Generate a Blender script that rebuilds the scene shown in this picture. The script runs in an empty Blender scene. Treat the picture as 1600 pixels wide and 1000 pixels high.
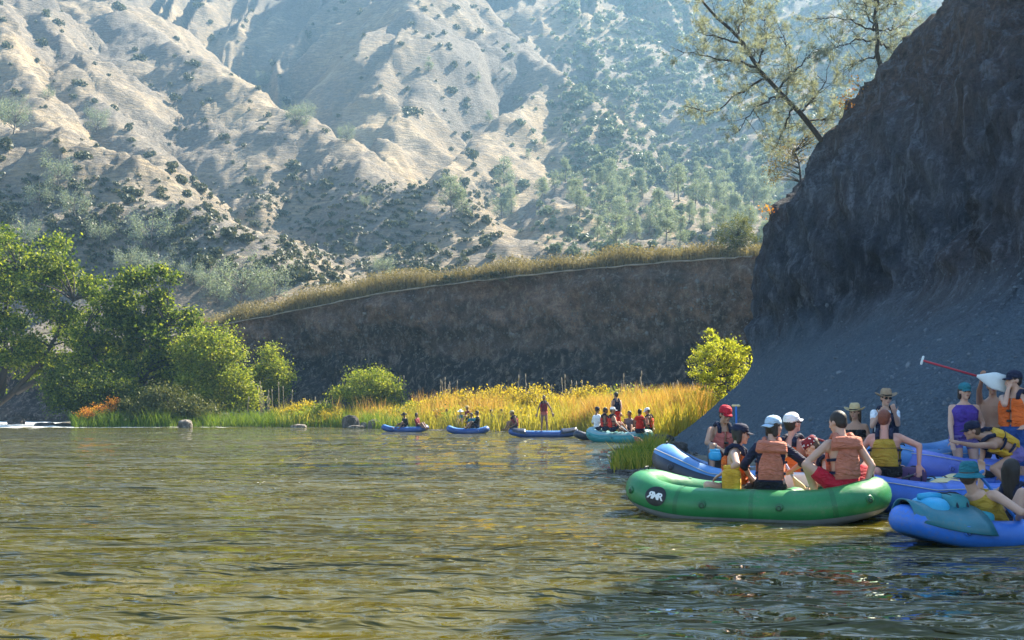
import bpy, math, random
import numpy as np
from mathutils import Vector, Matrix
random.seed(7); RNG = np.random.default_rng(11)
S = bpy.context.scene
COL = S.collection
PI = math.pi
# ------------------------------------------------------------------ camera, sky, sun, exposure
F_PX, CAM_H, HORIZON = 1700.0, 1.3, 640.0          # measured on the 1600 x 1000 photograph
cam_d = bpy.data.cameras.new('camera'); cam = bpy.data.objects.new('camera', cam_d); COL.objects.link(cam)
cam.location = (0, 0, CAM_H); cam.rotation_euler = (math.radians(90), 0, 0)
cam_d.sensor_width = 36; cam_d.lens = 36 * F_PX / 1600; cam_d.shift_y = (HORIZON - 500) / 1600
cam_d.clip_start = 0.1; cam_d.clip_end = 5000
S.camera = cam
SUN_AZ, SUN_EL = 50.0, 43.0                        # degrees to the right of the view axis, above the horizon
W = bpy.data.worlds.new('World'); S.world = W; W.use_nodes = True
nt = W.node_tree; sky = nt.nodes.new('ShaderNodeTexSky'); sky.sky_type = 'NISHITA'; sky.sun_disc = False
sky.sun_elevation = math.radians(SUN_EL); sky.sun_rotation = math.radians(SUN_AZ)
sky.air_density = 1.0; sky.dust_density = 0.3; sky.ozone_density = 2.0
bg = nt.nodes['Background']; nt.links.new(sky.outputs[0], bg.inputs[0]); bg.inputs[1].default_value = 0.085
sl = bpy.data.lights.new('sun', 'SUN'); sun = bpy.data.objects.new('sun', sl); COL.objects.link(sun)
sl.energy = 5.0; sl.angle = math.radians(0.5); sl.color = (1.0, 0.90, 0.73)
sdir = Vector((math.sin(math.radians(SUN_AZ)) * math.cos(math.radians(SUN_EL)), math.cos(math.radians(SUN_AZ)) * math.cos(math.radians(SUN_EL)), math.sin(math.radians(SUN_EL))))
sun.rotation_euler = sdir.to_track_quat('Z', 'Y').to_euler()
S.view_settings.view_transform = 'Standard'; S.view_settings.look = 'None'
S.view_settings.exposure = 2.15; S.view_settings.gamma = 1.0; S.view_settings.use_curve_mapping = False
S.render.engine = 'CYCLES'; S.cycles.use_denoising = True
S.cycles.max_bounces = 8; S.cycles.diffuse_bounces = 3; S.cycles.glossy_bounces = 3; S.cycles.transmission_bounces = 4
S.cycles.volume_bounces = 0; S.cycles.caustics_reflective = False; S.cycles.caustics_refractive = False
S.cycles.sample_clamp_indirect = 6

# ------------------------------------------------------------------ helpers
def P(u, v, d):
    """pixel of the photograph at depth d metres -> world point"""
    return np.array(((u - 800) / F_PX * d, d, CAM_H + (HORIZON - v) / F_PX * d))
def shore(v): return F_PX * CAM_H / (v - HORIZON)   # depth of a waterline pixel row

def h2(ix, iy, seed):
    n = (ix.astype(np.int64) * 374761393 + iy.astype(np.int64) * 668265263 + seed * 974711) & 0xffffffff
    n = ((n ^ (n >> 13)) * 1274126177) & 0xffffffff
    n = ((n ^ (n >> 15)) * 2246822519) & 0xffffffff
    return ((n ^ (n >> 16)) & 0xffff) / 65535.0
def vnoise(x, y, seed=0):
    x = np.asarray(x, float); y = np.asarray(y, float)
    ix = np.floor(x); iy = np.floor(y); fx = x - ix; fy = y - iy
    fx = fx * fx * fx * (fx * (fx * 6 - 15) + 10); fy = fy * fy * fy * (fy * (fy * 6 - 15) + 10)
    a = h2(ix, iy, seed); b = h2(ix + 1, iy, seed); c = h2(ix, iy + 1, seed); d = h2(ix + 1, iy + 1, seed)
    return (a * (1 - fx) + b * fx) * (1 - fy) + (c * (1 - fx) + d * fx) * fy
def fbm(x, y, o=4, seed=0, g=0.5):
    s = 0; a = 1; t = 0
    for i in range(o):
        s = s + a * (vnoise(x * 2 ** i + 17.3 * i, y * 2 ** i - 9.1 * i, seed + i) * 2 - 1); t += a; a *= g
    return s / t
def ridged(x, y, o=3, seed=0):
    s = 0; a = 1; t = 0
    for i in range(o):
        s = s + a * (1 - np.abs(vnoise(x * 2 ** i, y * 2 ** i, seed + i) * 2 - 1) * 2); t += a; a *= .5
    return s / t
def sstep(a, b, x):
    t = np.clip((x - a) / (b - a), 0, 1); return t * t * (3 - 2 * t)

def mesh_np(name, V, F, mat=None, smooth=True):
    V = np.asarray(V, np.float32).reshape(-1, 3); F = np.asarray(F, np.int32)
    me = bpy.data.meshes.new(name); k = F.shape[1]
    me.vertices.add(len(V)); me.vertices.foreach_set('co', V.ravel())
    me.loops.add(F.size); me.loops.foreach_set('vertex_index', F.ravel())
    me.polygons.add(len(F)); me.polygons.foreach_set('loop_start', np.arange(0, F.size, k, dtype=np.int32))
    try: me.polygons.foreach_set('loop_total', np.full(len(F), k, np.int32))
    except Exception: pass
    me.update(calc_edges=True); me.validate()
    if smooth: me.polygons.foreach_set('use_smooth', np.ones(len(me.polygons), bool))
    if mat: me.materials.append(mat)
    return me
class MB:
    """collects vertices and faces of one mesh"""
    def __init__(s): s.v = []; s.f = []; s.n = 0
    def add(s, V, F):
        V = np.asarray(V, float).reshape(-1, 3); s.v.append(V)
        s.f += [tuple(int(i) + s.n for i in f) for f in F]; s.n += len(V); return s
    def mesh(s, name, mat=None, smooth=True):
        me = bpy.data.meshes.new(name); V = np.concatenate(s.v) if s.v else np.zeros((0, 3))
        me.from_pydata(V.tolist(), [], s.f)
        if smooth: me.polygons.foreach_set('use_smooth', np.ones(len(me.polygons), bool))
        if mat: me.materials.append(mat)
        return me
def obj(name, me, parent=None, loc=None):
    if isinstance(me, MB): me = me.mesh(name)
    o = bpy.data.objects.new(name, me); COL.objects.link(o)
    if parent is not None: o.parent = parent
    if loc is not None: o.location = loc
    return o
def part(name, mb, mat, parent, smooth=True): return obj(name, mb.mesh(name, mat, smooth), parent)
def tag(o, label, cat, group=None, kind=None):
    if label: o['label'] = label
    if cat: o['category'] = cat
    if group: o['group'] = group
    if kind: o['kind'] = kind
    return o
def empty(name, loc=(0, 0, 0)):
    o = bpy.data.objects.new(name, None); COL.objects.link(o); o.location = loc; o.empty_display_size = .2; return o
def norm(v):
    v = np.asarray(v, float); n = np.linalg.norm(v); return v / n if n > 1e-9 else v
def grid_faces(nr, nc, wrap=False):
    r = np.arange(nr - 1)[:, None]; c = np.arange(nc if wrap else nc - 1)[None, :]
    a = r * nc + c; b = r * nc + (c + 1) % nc
    return np.stack([a, b, b + nc, a + nc], -1).reshape(-1, 4)
def loft(mb, rings, cap=True):
    """rings: list of (k,3) arrays"""
    k = len(rings[0]); V = np.concatenate(rings); F = [tuple(f) for f in grid_faces(len(rings), k, True)]
    if cap: F += [tuple(range(k))[::-1], tuple(range((len(rings) - 1) * k, len(rings) * k))]
    return mb.add(V, F)
def tube(mb, pts, radii, k=6, cap=True):
    pts = np.asarray(pts, float); n = len(pts); radii = np.broadcast_to(radii, (n,))
    T = np.gradient(pts, axis=0); T /= np.linalg.norm(T, axis=1)[:, None] + 1e-9
    a = np.array((0, 0, 1.)) if abs(T[0][2]) < .9 else np.array((1., 0, 0))
    N = norm(a - T[0] * a.dot(T[0])); rings = []; th = np.arange(k) * 2 * PI / k
    for i in range(n):
        N = norm(N - T[i] * N.dot(T[i])); B = np.cross(T[i], N)
        rings.append(pts[i] + radii[i] * (np.cos(th)[:, None] * N + np.sin(th)[:, None] * B))
    return loft(mb, rings, cap)
def capsule(mb, a, b, ra, rb, k=10):
    a = np.asarray(a, float); b = np.asarray(b, float); L = np.linalg.norm(b - a)
    if L < 1e-5: b = a + np.array((0, 0, 1e-4)); L = 1e-4
    t = (b - a) / L; ps = []; rs = []
    for x in (-1, -.92, -.7, -.38): ps.append(a + t * ra * x); rs.append(max(ra * math.sqrt(max(0, 1 - x * x)), .001))
    ps += [a, b]; rs += [ra, rb]
    for x in (.38, .7, .92, 1): ps.append(b + t * rb * x); rs.append(max(rb * math.sqrt(max(0, 1 - x * x)), .001))
    T = t; q = np.array((0, 0, 1.)) if abs(T[2]) < .9 else np.array((1., 0, 0)); N = norm(q - T * q.dot(T)); B = np.cross(T, N)
    th = np.arange(k) * 2 * PI / k; c = np.cos(th)[:, None] * N + np.sin(th)[:, None] * B
    return loft(mb, [p + r * c for p, r in zip(ps, rs)])
def ellipsoid(mb, c, ax, k=14, m=9):
    """ax: 3 axis vectors scaled by radii"""
    c = np.asarray(c, float); rings = []
    for j in range(m):
        ph = -PI / 2 + PI * (j + .02) / (m - 1 + .04); th = np.arange(k) * 2 * PI / k
        rings.append(c + np.cos(ph) * (np.cos(th)[:, None] * ax[0] + np.sin(th)[:, None] * ax[1]) + math.sin(ph) * np.asarray(ax[2]))
    return loft(mb, rings)
def boxy(mb, c, ax, e=.35, k=20, m=11):
    """superellipsoid: a rounded box with half axes ax"""
    sp = lambda a: np.sign(a) * np.abs(a) ** e
    c = np.asarray(c, float); rings = []; th = np.arange(k) * 2 * PI / k + .01
    for j in range(m):
        ph = -PI / 2 + PI * (j + .05) / (m - 1 + .1)
        rings.append(c + sp(np.cos(ph)) * (sp(np.cos(th))[:, None] * ax[0] + sp(np.sin(th))[:, None] * ax[1]) + sp(np.sin(ph)) * np.asarray(ax[2]))
    return loft(mb, rings)

# ------------------------------------------------------------------ materials
class NT:
    """small node-tree builder"""
    def __init__(s, name):
        s.m = bpy.data.materials.new(name); s.m.use_nodes = True; s.t = s.m.node_tree
        s.b = s.t.nodes['Principled BSDF']; s.out = s.t.nodes['Material Output']
    def n(s, ty, **kw):
        q = s.t.nodes.new('ShaderNode' + ty)
        for k, v in kw.items(): setattr(q, k, v)
        return q
    def l(s, a, b): s.t.links.new(a, b)
    def pos(s, scale=(1, 1, 1), rot=(0, 0, 0)):
        g = s.n('NewGeometry'); m = s.n('Mapping'); s.l(g.outputs['Position'], m.inputs[0])
        m.inputs['Scale'].default_value = scale; m.inputs['Rotation'].default_value = rot; return m.outputs[0]
    def noise(s, vec, scale, detail=4, rough=.55, dist=0):
        q = s.n('TexNoise'); s.l(vec, q.inputs['Vector']); q.inputs['Scale'].default_value = scale
        q.inputs['Detail'].default_value = detail; q.inputs['Roughness'].default_value = rough; q.inputs['Distortion'].default_value = dist
        return q.outputs['Fac']
    def ramp(s, fac, stops, interp='LINEAR'):
        q = s.n('ValToRGB'); s.l(fac, q.inputs[0]); e = q.color_ramp.elements; q.color_ramp.interpolation = interp
        while len(e) < len(stops): e.new(.5)
        for i, (p, c) in enumerate(stops):
            e[i].position = p; e[i].color = (c, c, c, 1) if isinstance(c, (int, float)) else (*c, 1)
        return q.outputs[0]
    def mix(s, fac, a, b, mode='MIX'):
        q = s.n('Mix', data_type='RGBA', blend_type=mode)
        for x, i in ((fac, 0), (a, 6), (b, 7)):
            if isinstance(x, (int, float)): q.inputs[i].default_value = x if i == 0 else (x, x, x, 1)
            elif isinstance(x, tuple): q.inputs[i].default_value = (*x, 1)
            else: s.l(x, q.inputs[i])
        return q.outputs[2]
    def math(s, op, a, b=0.0):
        q = s.n('Math', operation=op)
        for i, x in enumerate((a, b)):
            if isinstance(x, (int, float)): q.inputs[i].default_value = x
            else: s.l(x, q.inputs[i])
        return q.outputs[0]
    def bump(s, h, strength=.5, dist=.05, prev=None):
        q = s.n('Bump'); s.l(h, q.inputs['Height']); q.inputs['Strength'].default_value = strength; q.inputs['Distance'].default_value = dist
        if prev is not None: s.l(prev, q.inputs['Normal'])
        return q.outputs[0]
MATS = {}
def mat(name, col, rough=.6, var=.12, scale=9, bump=.15, bdist=.01, spec=.4, sheen=0, coat=0):
    """plain coloured material with a little mottling and relief"""
    if name in MATS: return MATS[name]
    N = NT(name); tc = N.n('TexCoord'); v = tc.outputs['Object']
    f = N.noise(v, scale, 5)
    c = N.ramp(f, [(.25, tuple(x * (1 - var) for x in col)), (.75, tuple(min(1, x * (1 + var)) for x in col))])
    N.l(c, N.b.inputs['Base Color']); N.b.inputs['Roughness'].default_value = rough
    N.b.inputs['Specular IOR Level'].default_value = spec
    if coat: N.b.inputs['Coat Weight'].default_value = coat; N.b.inputs['Coat Roughness'].default_value = .25
    if sheen: N.b.inputs['Sheen Weight'].default_value = sheen
    if bump: N.l(N.bump(N.noise(v, scale * 3, 4), bump, bdist), N.b.inputs['Normal'])
    MATS[name] = N.m; return N.m
def leaf_mat(name, cols, trans=.5, rough=.55):
    """foliage: every leaf its own tint, light shines through"""
    if name in MATS: return MATS[name]
    N = NT(name); g = N.n('NewGeometry'); n = len(cols)
    c = N.ramp(g.outputs['Random Per Island'], [(i / max(1, n - 1), c) for i, c in enumerate(cols)])
    big = N.noise(N.pos(), .45, 2); c = N.mix(N.math('MULTIPLY', big, .35), c, cols[0])
    N.l(c, N.b.inputs['Base Color']); N.b.inputs['Roughness'].default_value = rough; N.b.inputs['Specular IOR Level'].default_value = .25
    t = N.n('BsdfTranslucent'); N.l(N.mix(1.0, c, (1.0, .98, .55), 'MULTIPLY'), t.inputs[0])
    mx = N.n('MixShader'); mx.inputs[0].default_value = trans
    N.l(N.b.outputs[0], mx.inputs[1]); N.l(t.outputs[0], mx.inputs[2]); N.l(mx.outputs[0], N.out.inputs[0])
    MATS[name] = N.m; return N.m

def m_hill():
    N = NT('dry_hillside'); p = N.pos(); b = N.b
    big = N.noise(p, .018, 5, .6); mid = N.noise(p, .09, 6, .65); st = N.noise(N.pos((.35, .35, 2.2)), .8, 5, .7, .4); fine = N.noise(p, 1.1, 5, .7)
    grass = N.ramp(mid, [(.3, (.25, .185, .11)), (.5, (.42, .32, .195)), (.72, (.57, .455, .30))])
    soil = N.ramp(fine, [(.3, (.10, .092, .082)), (.7, (.25, .22, .185))])
    sc = N.ramp(N.math('ADD', N.math('MULTIPLY', big, .6), N.math('MULTIPLY', st, .5)), [(.42, 0.0), (.58, 1.0)])
    c = N.mix(sc, grass, soil)
    scrub = N.ramp(N.noise(p, .42, 6, .75), [(.56, 0.0), (.63, 1.0)])
    sep = N.n('SeparateXYZ'); N.l(p, sep.inputs[0])
    low = N.ramp(N.math('DIVIDE', sep.outputs[2], 100.0), [(.12, .9), (.55, .45), (1.0, .28)])
    c = N.mix(N.math('MULTIPLY', scrub, low), c, (.085, .085, .05))
    c = N.mix(N.ramp(N.noise(p, 2.2, 3), [(.35, 0.0), (.75, .5)]), c, (.19, .16, .11))
    N.l(c, b.inputs['Base Color']); b.inputs['Roughness'].default_value = .95; b.inputs['Specular IOR Level'].default_value = .1
    h = N.bump(st, .8, 1.6); h = N.bump(fine, .7, .6, h); N.l(h, b.inputs['Normal']); return N.m
def m_rock(name, dark, mid_, light, sx=(1, 1, 1), scale=1.0, pale=(.30, .31, .31), amount=.12, bstr=.9, warm=None, strata=False, zones=False):
    N = NT(name); b = N.b; p = N.pos(); q = N.pos(sx)
    a = N.noise(q, .55 * scale, 7, .62, .5); f = N.noise(q, 3.2 * scale, 6, .7, .3); g = N.noise(p, 14 * scale, 4, .7)
    c = N.ramp(a, [(.3, dark), (.5, mid_), (.72, light)])
    c = N.mix(N.ramp(f, [(.35, .0), (.8, .6)]), c, tuple(x * .55 for x in dark))
    if warm: c = N.mix(N.ramp(N.noise(p, .16 * scale, 4, .6), [(.45, 0.0), (.65, .75)]), c, warm)
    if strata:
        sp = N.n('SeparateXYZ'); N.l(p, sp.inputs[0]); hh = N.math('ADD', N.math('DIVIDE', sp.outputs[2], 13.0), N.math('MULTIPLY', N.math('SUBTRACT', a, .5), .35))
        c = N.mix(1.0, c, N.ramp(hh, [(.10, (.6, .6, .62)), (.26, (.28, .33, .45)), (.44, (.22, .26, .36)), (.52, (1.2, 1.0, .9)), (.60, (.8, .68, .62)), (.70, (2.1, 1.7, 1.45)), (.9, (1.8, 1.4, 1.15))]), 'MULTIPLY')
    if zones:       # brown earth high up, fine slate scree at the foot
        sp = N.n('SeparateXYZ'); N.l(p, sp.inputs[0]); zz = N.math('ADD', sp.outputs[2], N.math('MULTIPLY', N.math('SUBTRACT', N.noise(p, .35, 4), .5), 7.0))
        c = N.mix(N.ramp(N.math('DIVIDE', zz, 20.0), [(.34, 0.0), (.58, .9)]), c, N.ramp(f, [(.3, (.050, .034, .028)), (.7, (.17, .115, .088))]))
    sk = N.noise(N.pos((sx[0] * 1.0, sx[1] * 1.0, sx[2] * .35), (.25, .35, .2)), 2.6 * scale, 6, .75, .4)     # streaks down the face
    c = N.mix(N.ramp(sk, [(.50, 0.0), (.66, .75)]), c, tuple(min(1, x * 1.5) for x in light))
    c = N.mix(N.ramp(sk, [(.30, .8), (.44, 0.0)]), c, tuple(x * .4 for x in dark))
    c = N.mix(N.ramp(N.noise(p, 9 * scale, 6, .8), [(.35, .65), (.55, 0.0)]), c, tuple(x * .5 for x in dark))
    vo = N.n('TexVoronoi'); vo.feature = 'F1'; N.l(q, vo.inputs['Vector']); vo.inputs['Scale'].default_value = 5 * scale
    chip = N.ramp(vo.outputs['Color'], [(1 - amount, 0.0), (min(1, 1 - amount + .04), .8)])
    c = N.mix(N.math('MULTIPLY', chip, N.ramp(g, [(.45, 0.0), (.6, 1.0)])), c, pale)
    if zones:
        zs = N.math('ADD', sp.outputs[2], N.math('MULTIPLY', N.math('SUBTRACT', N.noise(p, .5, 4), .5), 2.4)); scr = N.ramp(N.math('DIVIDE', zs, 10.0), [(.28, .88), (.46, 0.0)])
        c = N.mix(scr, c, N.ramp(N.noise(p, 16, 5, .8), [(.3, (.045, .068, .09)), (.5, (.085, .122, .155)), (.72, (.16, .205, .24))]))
    N.l(c, b.inputs['Base Color']); b.inputs['Roughness'].default_value = .88; b.inputs['Specular IOR Level'].default_value = .25
    h = N.bump(a, bstr, 1.0 / scale); h = N.bump(f, bstr, .4 / scale, h); h = N.bump(g, .8, .07 / scale, h)
    N.l(h, b.inputs['Normal']); return N.m
def m_water():
    N = NT('river_water'); b = N.b; p = N.pos()
    rot = (0, 0, math.radians(8))
    w0 = N.noise(N.pos((.30, 1.0, 1), rot), .42, 3, .5, .6)
    w1 = N.noise(N.pos((.40, 1.0, 1), rot), 1.5, 1.5, .5, .8); w2 = N.noise(N.pos((.45, 1.0, 1), (0, 0, -.15)), 6.6, 1.6, .5, .7)
    w3 = N.noise(p, 24, 3, .6)
    pat = N.noise(N.pos((.25, .8, 1), rot), .22, 4, .6)
    pat2 = N.noise(N.pos((.22, 1.0, 1), rot), .9, 3, .6); amp = N.ramp(N.math('ADD', N.math('MULTIPLY', pat, .65), N.math('MULTIPLY', pat2, .35)), [(.40, .15), (.58, 1.0)])
    mud = N.ramp(N.noise(N.pos((.4, 1, 1)), .25, 4), [(.3, (.044, .038, .002)), (.7, (.085, .070, .006))])
    sep = N.n('SeparateXYZ'); N.l(p, sep.inputs[0]); X, Y = sep.outputs[0], sep.outputs[1]
    # white water of the small rapid upstream, along the far bank
    fx = N.n('MapRange'); N.l(X, fx.inputs[0]); fx.inputs[1].default_value = -13; fx.inputs[2].default_value = -25; 
    fy = N.n('MapRange'); N.l(Y, fy.inputs[0]); fy.inputs[1].default_value = 76; fy.inputs[2].default_value = 79.5
    fo = N.math('MULTIPLY', N.math('ADD', N.math('MULTIPLY', fx.outputs[0], .75), .25), fy.outputs[0])
    fn = N.noise(N.pos((.25, .6, 1)), 1.6, 5, .65)
    fo = N.ramp(N.math('ADD', N.math('MULTIPLY', fo, .34), N.math('MULTIPLY', fn, .6)), [(.50, 0.0), (.60, 1.0)])
    # a few drifting bubbles and foam flecks
    vo = N.n('TexVoronoi'); vo.feature = 'F1'; N.l(N.pos((.7, 1, 1)), vo.inputs['Vector']); vo.inputs['Scale'].default_value = 9
    fl = N.math('MULTIPLY', N.ramp(vo.outputs['Distance'], [(.10, 1.0), (.16, 0.0)]), N.ramp(N.noise(N.pos((.2, .7, 1), rot), .42, 4, .65), [(.57, 0.0), (.64, 1.0)]))
    fo = N.math('MAXIMUM', fo, N.math('MULTIPLY', fl, .8))
    N.l(N.mix(fo, mud, (.78, .78, .74)), b.inputs['Base Color'])
    b.inputs['IOR'].default_value = 1.333; b.inputs['Specular IOR Level'].default_value = .9
    N.l(N.math('ADD', N.math('MULTIPLY', fo, .5), .015), b.inputs['Roughness'])
    ch = N.n('MapRange'); N.l(Y, ch.inputs[0]); ch.inputs[1].default_value = 9; ch.inputs[2].default_value = 26; ch.inputs[3].default_value = 1.25; ch.inputs[4].default_value = .75   # choppier in the near current
    amp = N.math('MULTIPLY', amp, ch.outputs[0])
    h = N.bump(w0, 1.0, .6); h = N.bump(N.math('MULTIPLY', w1, amp), 1.0, .42, h)
    h = N.bump(N.math('MULTIPLY', w2, amp), 1.0, .20, h); h = N.bump(N.math('MULTIPLY', w3, amp), .35, .012, h)
    N.l(h, b.inputs['Normal']); return N.m
def m_bank():
    N = NT('bank_soil'); p = N.pos(); c = N.ramp(N.noise(p, .8, 6, .65), [(.3, (.05, .045, .03)), (.7, (.16, .13, .085))])
    vo = N.n('TexVoronoi'); N.l(p, vo.inputs['Vector']); vo.inputs['Scale'].default_value = 7
    c = N.mix(N.ramp(vo.outputs['Color'], [(.7, 0.0), (.9, .7)]), c, (.24, .22, .19))
    N.l(c, N.b.inputs['Base Color']); N.b.inputs['Roughness'].default_value = .9
    N.l(N.bump(vo.outputs['Distance'], .6, .06), N.b.inputs['Normal']); return N.m
# ------------------------------------------------------------------ the setting: hillside, bluff, cliff, banks, river
# top edge of the eroded bluff across the river: photo column, photo row, depth
EDGE = np.array([(-600, 560, 150), (-200, 560, 128), (100, 552, 116), (250, 530, 110), (320, 512, 106), (450, 487, 101), (600, 456, 96), (750, 437, 92),
                 (900, 421, 88), (1050, 408, 85), (1170, 400, 82), (1350, 392, 80), (1700, 380, 80)], float)
def edge_d(u): return np.interp(u, EDGE[:, 0], EDGE[:, 2])
def edge_z(u):
    v = np.interp(u, EDGE[:, 0], EDGE[:, 1]); return CAM_H + (HORIZON - v) / F_PX * edge_d(u)
def RP(*a): return np.array([P(*q) for q in a])
RIDGES = [
    (RP((560, 452, 125), (510, 430, 137), (340, 340, 165), (204, 248, 198), (50, 212, 235), (-150, 110, 275), (-420, -20, 340)), .62, 1.0),
    (RP((800, 412, 178), (770, 398, 190), (650, 310, 235), (560, 245, 275), (452, 177, 320), (357, 115, 365), (240, 60, 410), (150, -20, 460), (0, -150, 540)), .74, 1.1),
    (RP((545, 290, 300), (575, 235, 330), (600, 150, 375), (640, 20, 440), (660, -80, 490)), .80, .8),
    (RP((430, 330, 250), (400, 250, 300), (330, 130, 365)), .85, .8),
    (RP((300, 330, 215), (215, 200, 285), (130, 90, 350), (40, -20, 420), (-100, -150, 500)), .72, 1.0),
    (RP((120, 235, 240), (60, 120, 300), (-60, -10, 370), (-200, -150, 440)), .72, 1.0),
    (RP((1150, 318, 290), (1038, 252, 330), (943, 173, 375), (858, 112, 420), (774, 55, 460), (690, -5, 505), (600, -120, 580)), .80, 1.2),
    (RP((590, 262, 300), (640, 190, 350), (690, 110, 415), (740, 50, 455)), .85, .8),
    (RP((680, 300, 270), (760, 225, 325), (850, 130, 410)), .85, .8),
    (RP((760, 405, 200), (860, 330, 250), (960, 255, 310), (1010, 232, 345)), .75, 1.0),
    (RP((960, 395, 190), (1040, 330, 240), (1090, 285, 300)), .75, 1.0),
    (RP((1010, 235, 425), (956, 143, 470), (929, 106, 500), (902, 51, 540), (888, -10, 580), (870, -120, 650)), .80, 1.0),
    (RP((1180, 335, 290), (1230, 230, 370), (1290, 100, 470), (1350, -60, 580), (1400, -160, 660)), .66, 1.2),
    (RP((1120, 300, 350), (1130, 200, 430), (1110, 90, 520), (1100, -50, 620)), .72, 1.2),
    (RP((1500, 330, 260), (1500, 150, 380), (1520, -20, 500), (1560, -150, 640)), .66, 1.2),
    (RP((-900, -150, 640), (-200, -160, 680), (600, -170, 700), (1200, -170, 710), (2200, -150, 700)), .9, 1.0),
]
def hill_z(x, y):
    x = np.asarray(x, float); y = np.asarray(y, float); sh = x.shape
    x = x.ravel(); y = y.ravel()
    u = 800 + x / np.maximum(y, 1) * F_PX
    bd = y - edge_d(u)
    bench = edge_z(u) + .05 * np.clip(bd, 0, 60) + 1.2 * fbm(x * .05, y * .05, 3, 5) * sstep(2, 20, bd) + .2 * fbm(x * .4, y * .4, 2, 9)
    bench = bench + np.clip(bd - 45, 0, None) * .22
    wx = x + 9 * fbm(x * .018, y * .018, 3, 21); wy = y + 9 * fbm(x * .018, y * .018, 3, 41)
    best = np.full(x.shape, -1e9)
    for k, (pl, slope, ribs) in enumerate(RIDGES):
        s0 = 0.0
        for i in range(len(pl) - 1):
            a, b = pl[i], pl[i + 1]; d = b[:2] - a[:2]; L = np.hypot(*d)
            t = np.clip(((wx - a[0]) * d[0] + (wy - a[1]) * d[1]) / (L * L), 0, 1)
            px = a[0] + d[0] * t; py = a[1] + d[1] * t
            dist = np.hypot(wx - px, wy - py); side = np.sign((wx - px) * d[1] - (wy - py) * d[0])
            s = s0 + t * L + (wx * .3 + wy * .1) * (t * 0)
            w = np.minimum(dist, 38)
            rib = .7 * ridged(s / 24 + 31 * k, side * 3.7 + dist / 150, 2, 60 + k) + .7 * ridged(s / 9.5 + 17 * k, side * 5.1 + dist / 90, 2, 90 + k)
            z = a[2] + (b[2] - a[2]) * t - slope * (1.38 if k < 11 else 1.02) * (np.sqrt(dist * dist + 9) - 3) + ribs * .40 * w * rib
            best = np.maximum(best, z); s0 += L
    z = np.maximum(best, bench)
    # rounded foot where the slope meets the terrace
    k = 6.0; hmix = np.clip(.5 + .5 * (best - bench) / k, 0, 1); z = bench * (1 - hmix) + best * hmix + k * hmix * (1 - hmix) * .5
    far = sstep(20, 80, bd)
    z = z + far * (3.6 * ridged(wx * .045, wy * .045, 4, 77) + 1.3 * fbm(x * .09, y * .09, 4, 13) + 1.0 * fbm(x * .35, y * .35, 3, 14))
    z = np.where(bd < 1, np.minimum(z, edge_z(u) + .25), z)
    return z.reshape(sh)
HILL = {}
def build_hill():
    nc, nr = 640, 430
    U = np.linspace(-330, 1760, nc); s = np.linspace(0, 1, nr)
    y0 = edge_d(U); Y = y0[None, :] + (740 - y0[None, :]) * (s[:, None] ** 1.7)
    X = (U[None, :] - 800) / F_PX * Y
    Z = hill_z(X, Y)
    V = np.stack([X, Y, Z], -1); HILL.update(U=U, V=V)
    o = obj('hillside', mesh_np('hillside', V, grid_faces(nr, nc), m_hill(), False))
    tag(o, 'steep dry grass mountainside cut by ribs and gullies', None, kind='structure')
build_hill()

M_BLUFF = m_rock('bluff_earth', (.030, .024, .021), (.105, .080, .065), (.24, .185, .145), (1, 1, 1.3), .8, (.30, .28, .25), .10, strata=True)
def build_bluff():
    nc, nr = 620, 110
    U = np.linspace(-330, 1500, nc); d = edge_d(U); zt = edge_z(U); X = (U - 800) / F_PX * d
    t = np.linspace(0, 1, nr)[:, None]
    base = .2; Z = zt[None] * (1 - t) + base * t
    # outward direction of the face (towards the river)
    tx = np.gradient(X); ty = np.gradient(d); L = np.hypot(tx, ty); ox, oy = ty / L, -tx / L
    h = zt[None] * t
    prof = .25 * t + 3.2 * sstep(.45, 1, t) ** 1.4 - .35 * np.exp(-((t - .06) / .05) ** 2)
    arc = np.cumsum(L)[None] + 0 * t; Zs = Z
    n = 1.3 * fbm(arc * .10, Zs * .09, 4, 3) + .8 * ridged(arc * .30 + Zs * .2, Zs * .14, 3, 8) + .55 * fbm(arc * .9, Zs * 1.0, 5, 15)
    band = sstep(.30, .36, t + .05 * fbm(arc * .1, 0 * arc, 3, 2)) * (1 - sstep(.40, .50, t)) * .25
    off = prof * 1.0 + n * sstep(0, .10, t) - band
    Xo = X[None] + ox[None] * off; Yo = d[None] + oy[None] * off
    o = obj('earth_bluff', mesh_np('earth_bluff', np.stack([Xo, Yo, Z], -1), grid_faces(nr, nc)[:, ::-1], M_BLUFF, False))
    tag(o, 'long shaded eroded earth bluff behind the yellow riverside scrub', 'bluff')
    # cobbles standing out of the bluff's stony band
    mb = MB(); r = RNG
    for i in range(1500):
        c = int(r.integers(200, 540)); tt = float(np.clip(r.normal(.33, .13), .05, .9)); j = int(tt * (nr - 1))
        p = np.array((Xo[j, c], Yo[j, c], Z[j, c])); s = r.uniform(.03, .10) * (2.2 if r.random() < .05 else 1)
        ax = [norm(r.normal(size=3)) for _ in range(3)]
        ellipsoid(mb, p, [ax[0] * s * 1.3, norm(np.cross(ax[0], ax[1])) * s, norm(np.cross(ax[0], np.cross(ax[0], ax[1]))) * s * .7], 6, 4)
    c = part('cobbles', mb, mat('bluff_cobble', (.15, .135, .12), .85, .4, 3), o, False); c['kind'] = 'stuff'
build_bluff()

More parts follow.
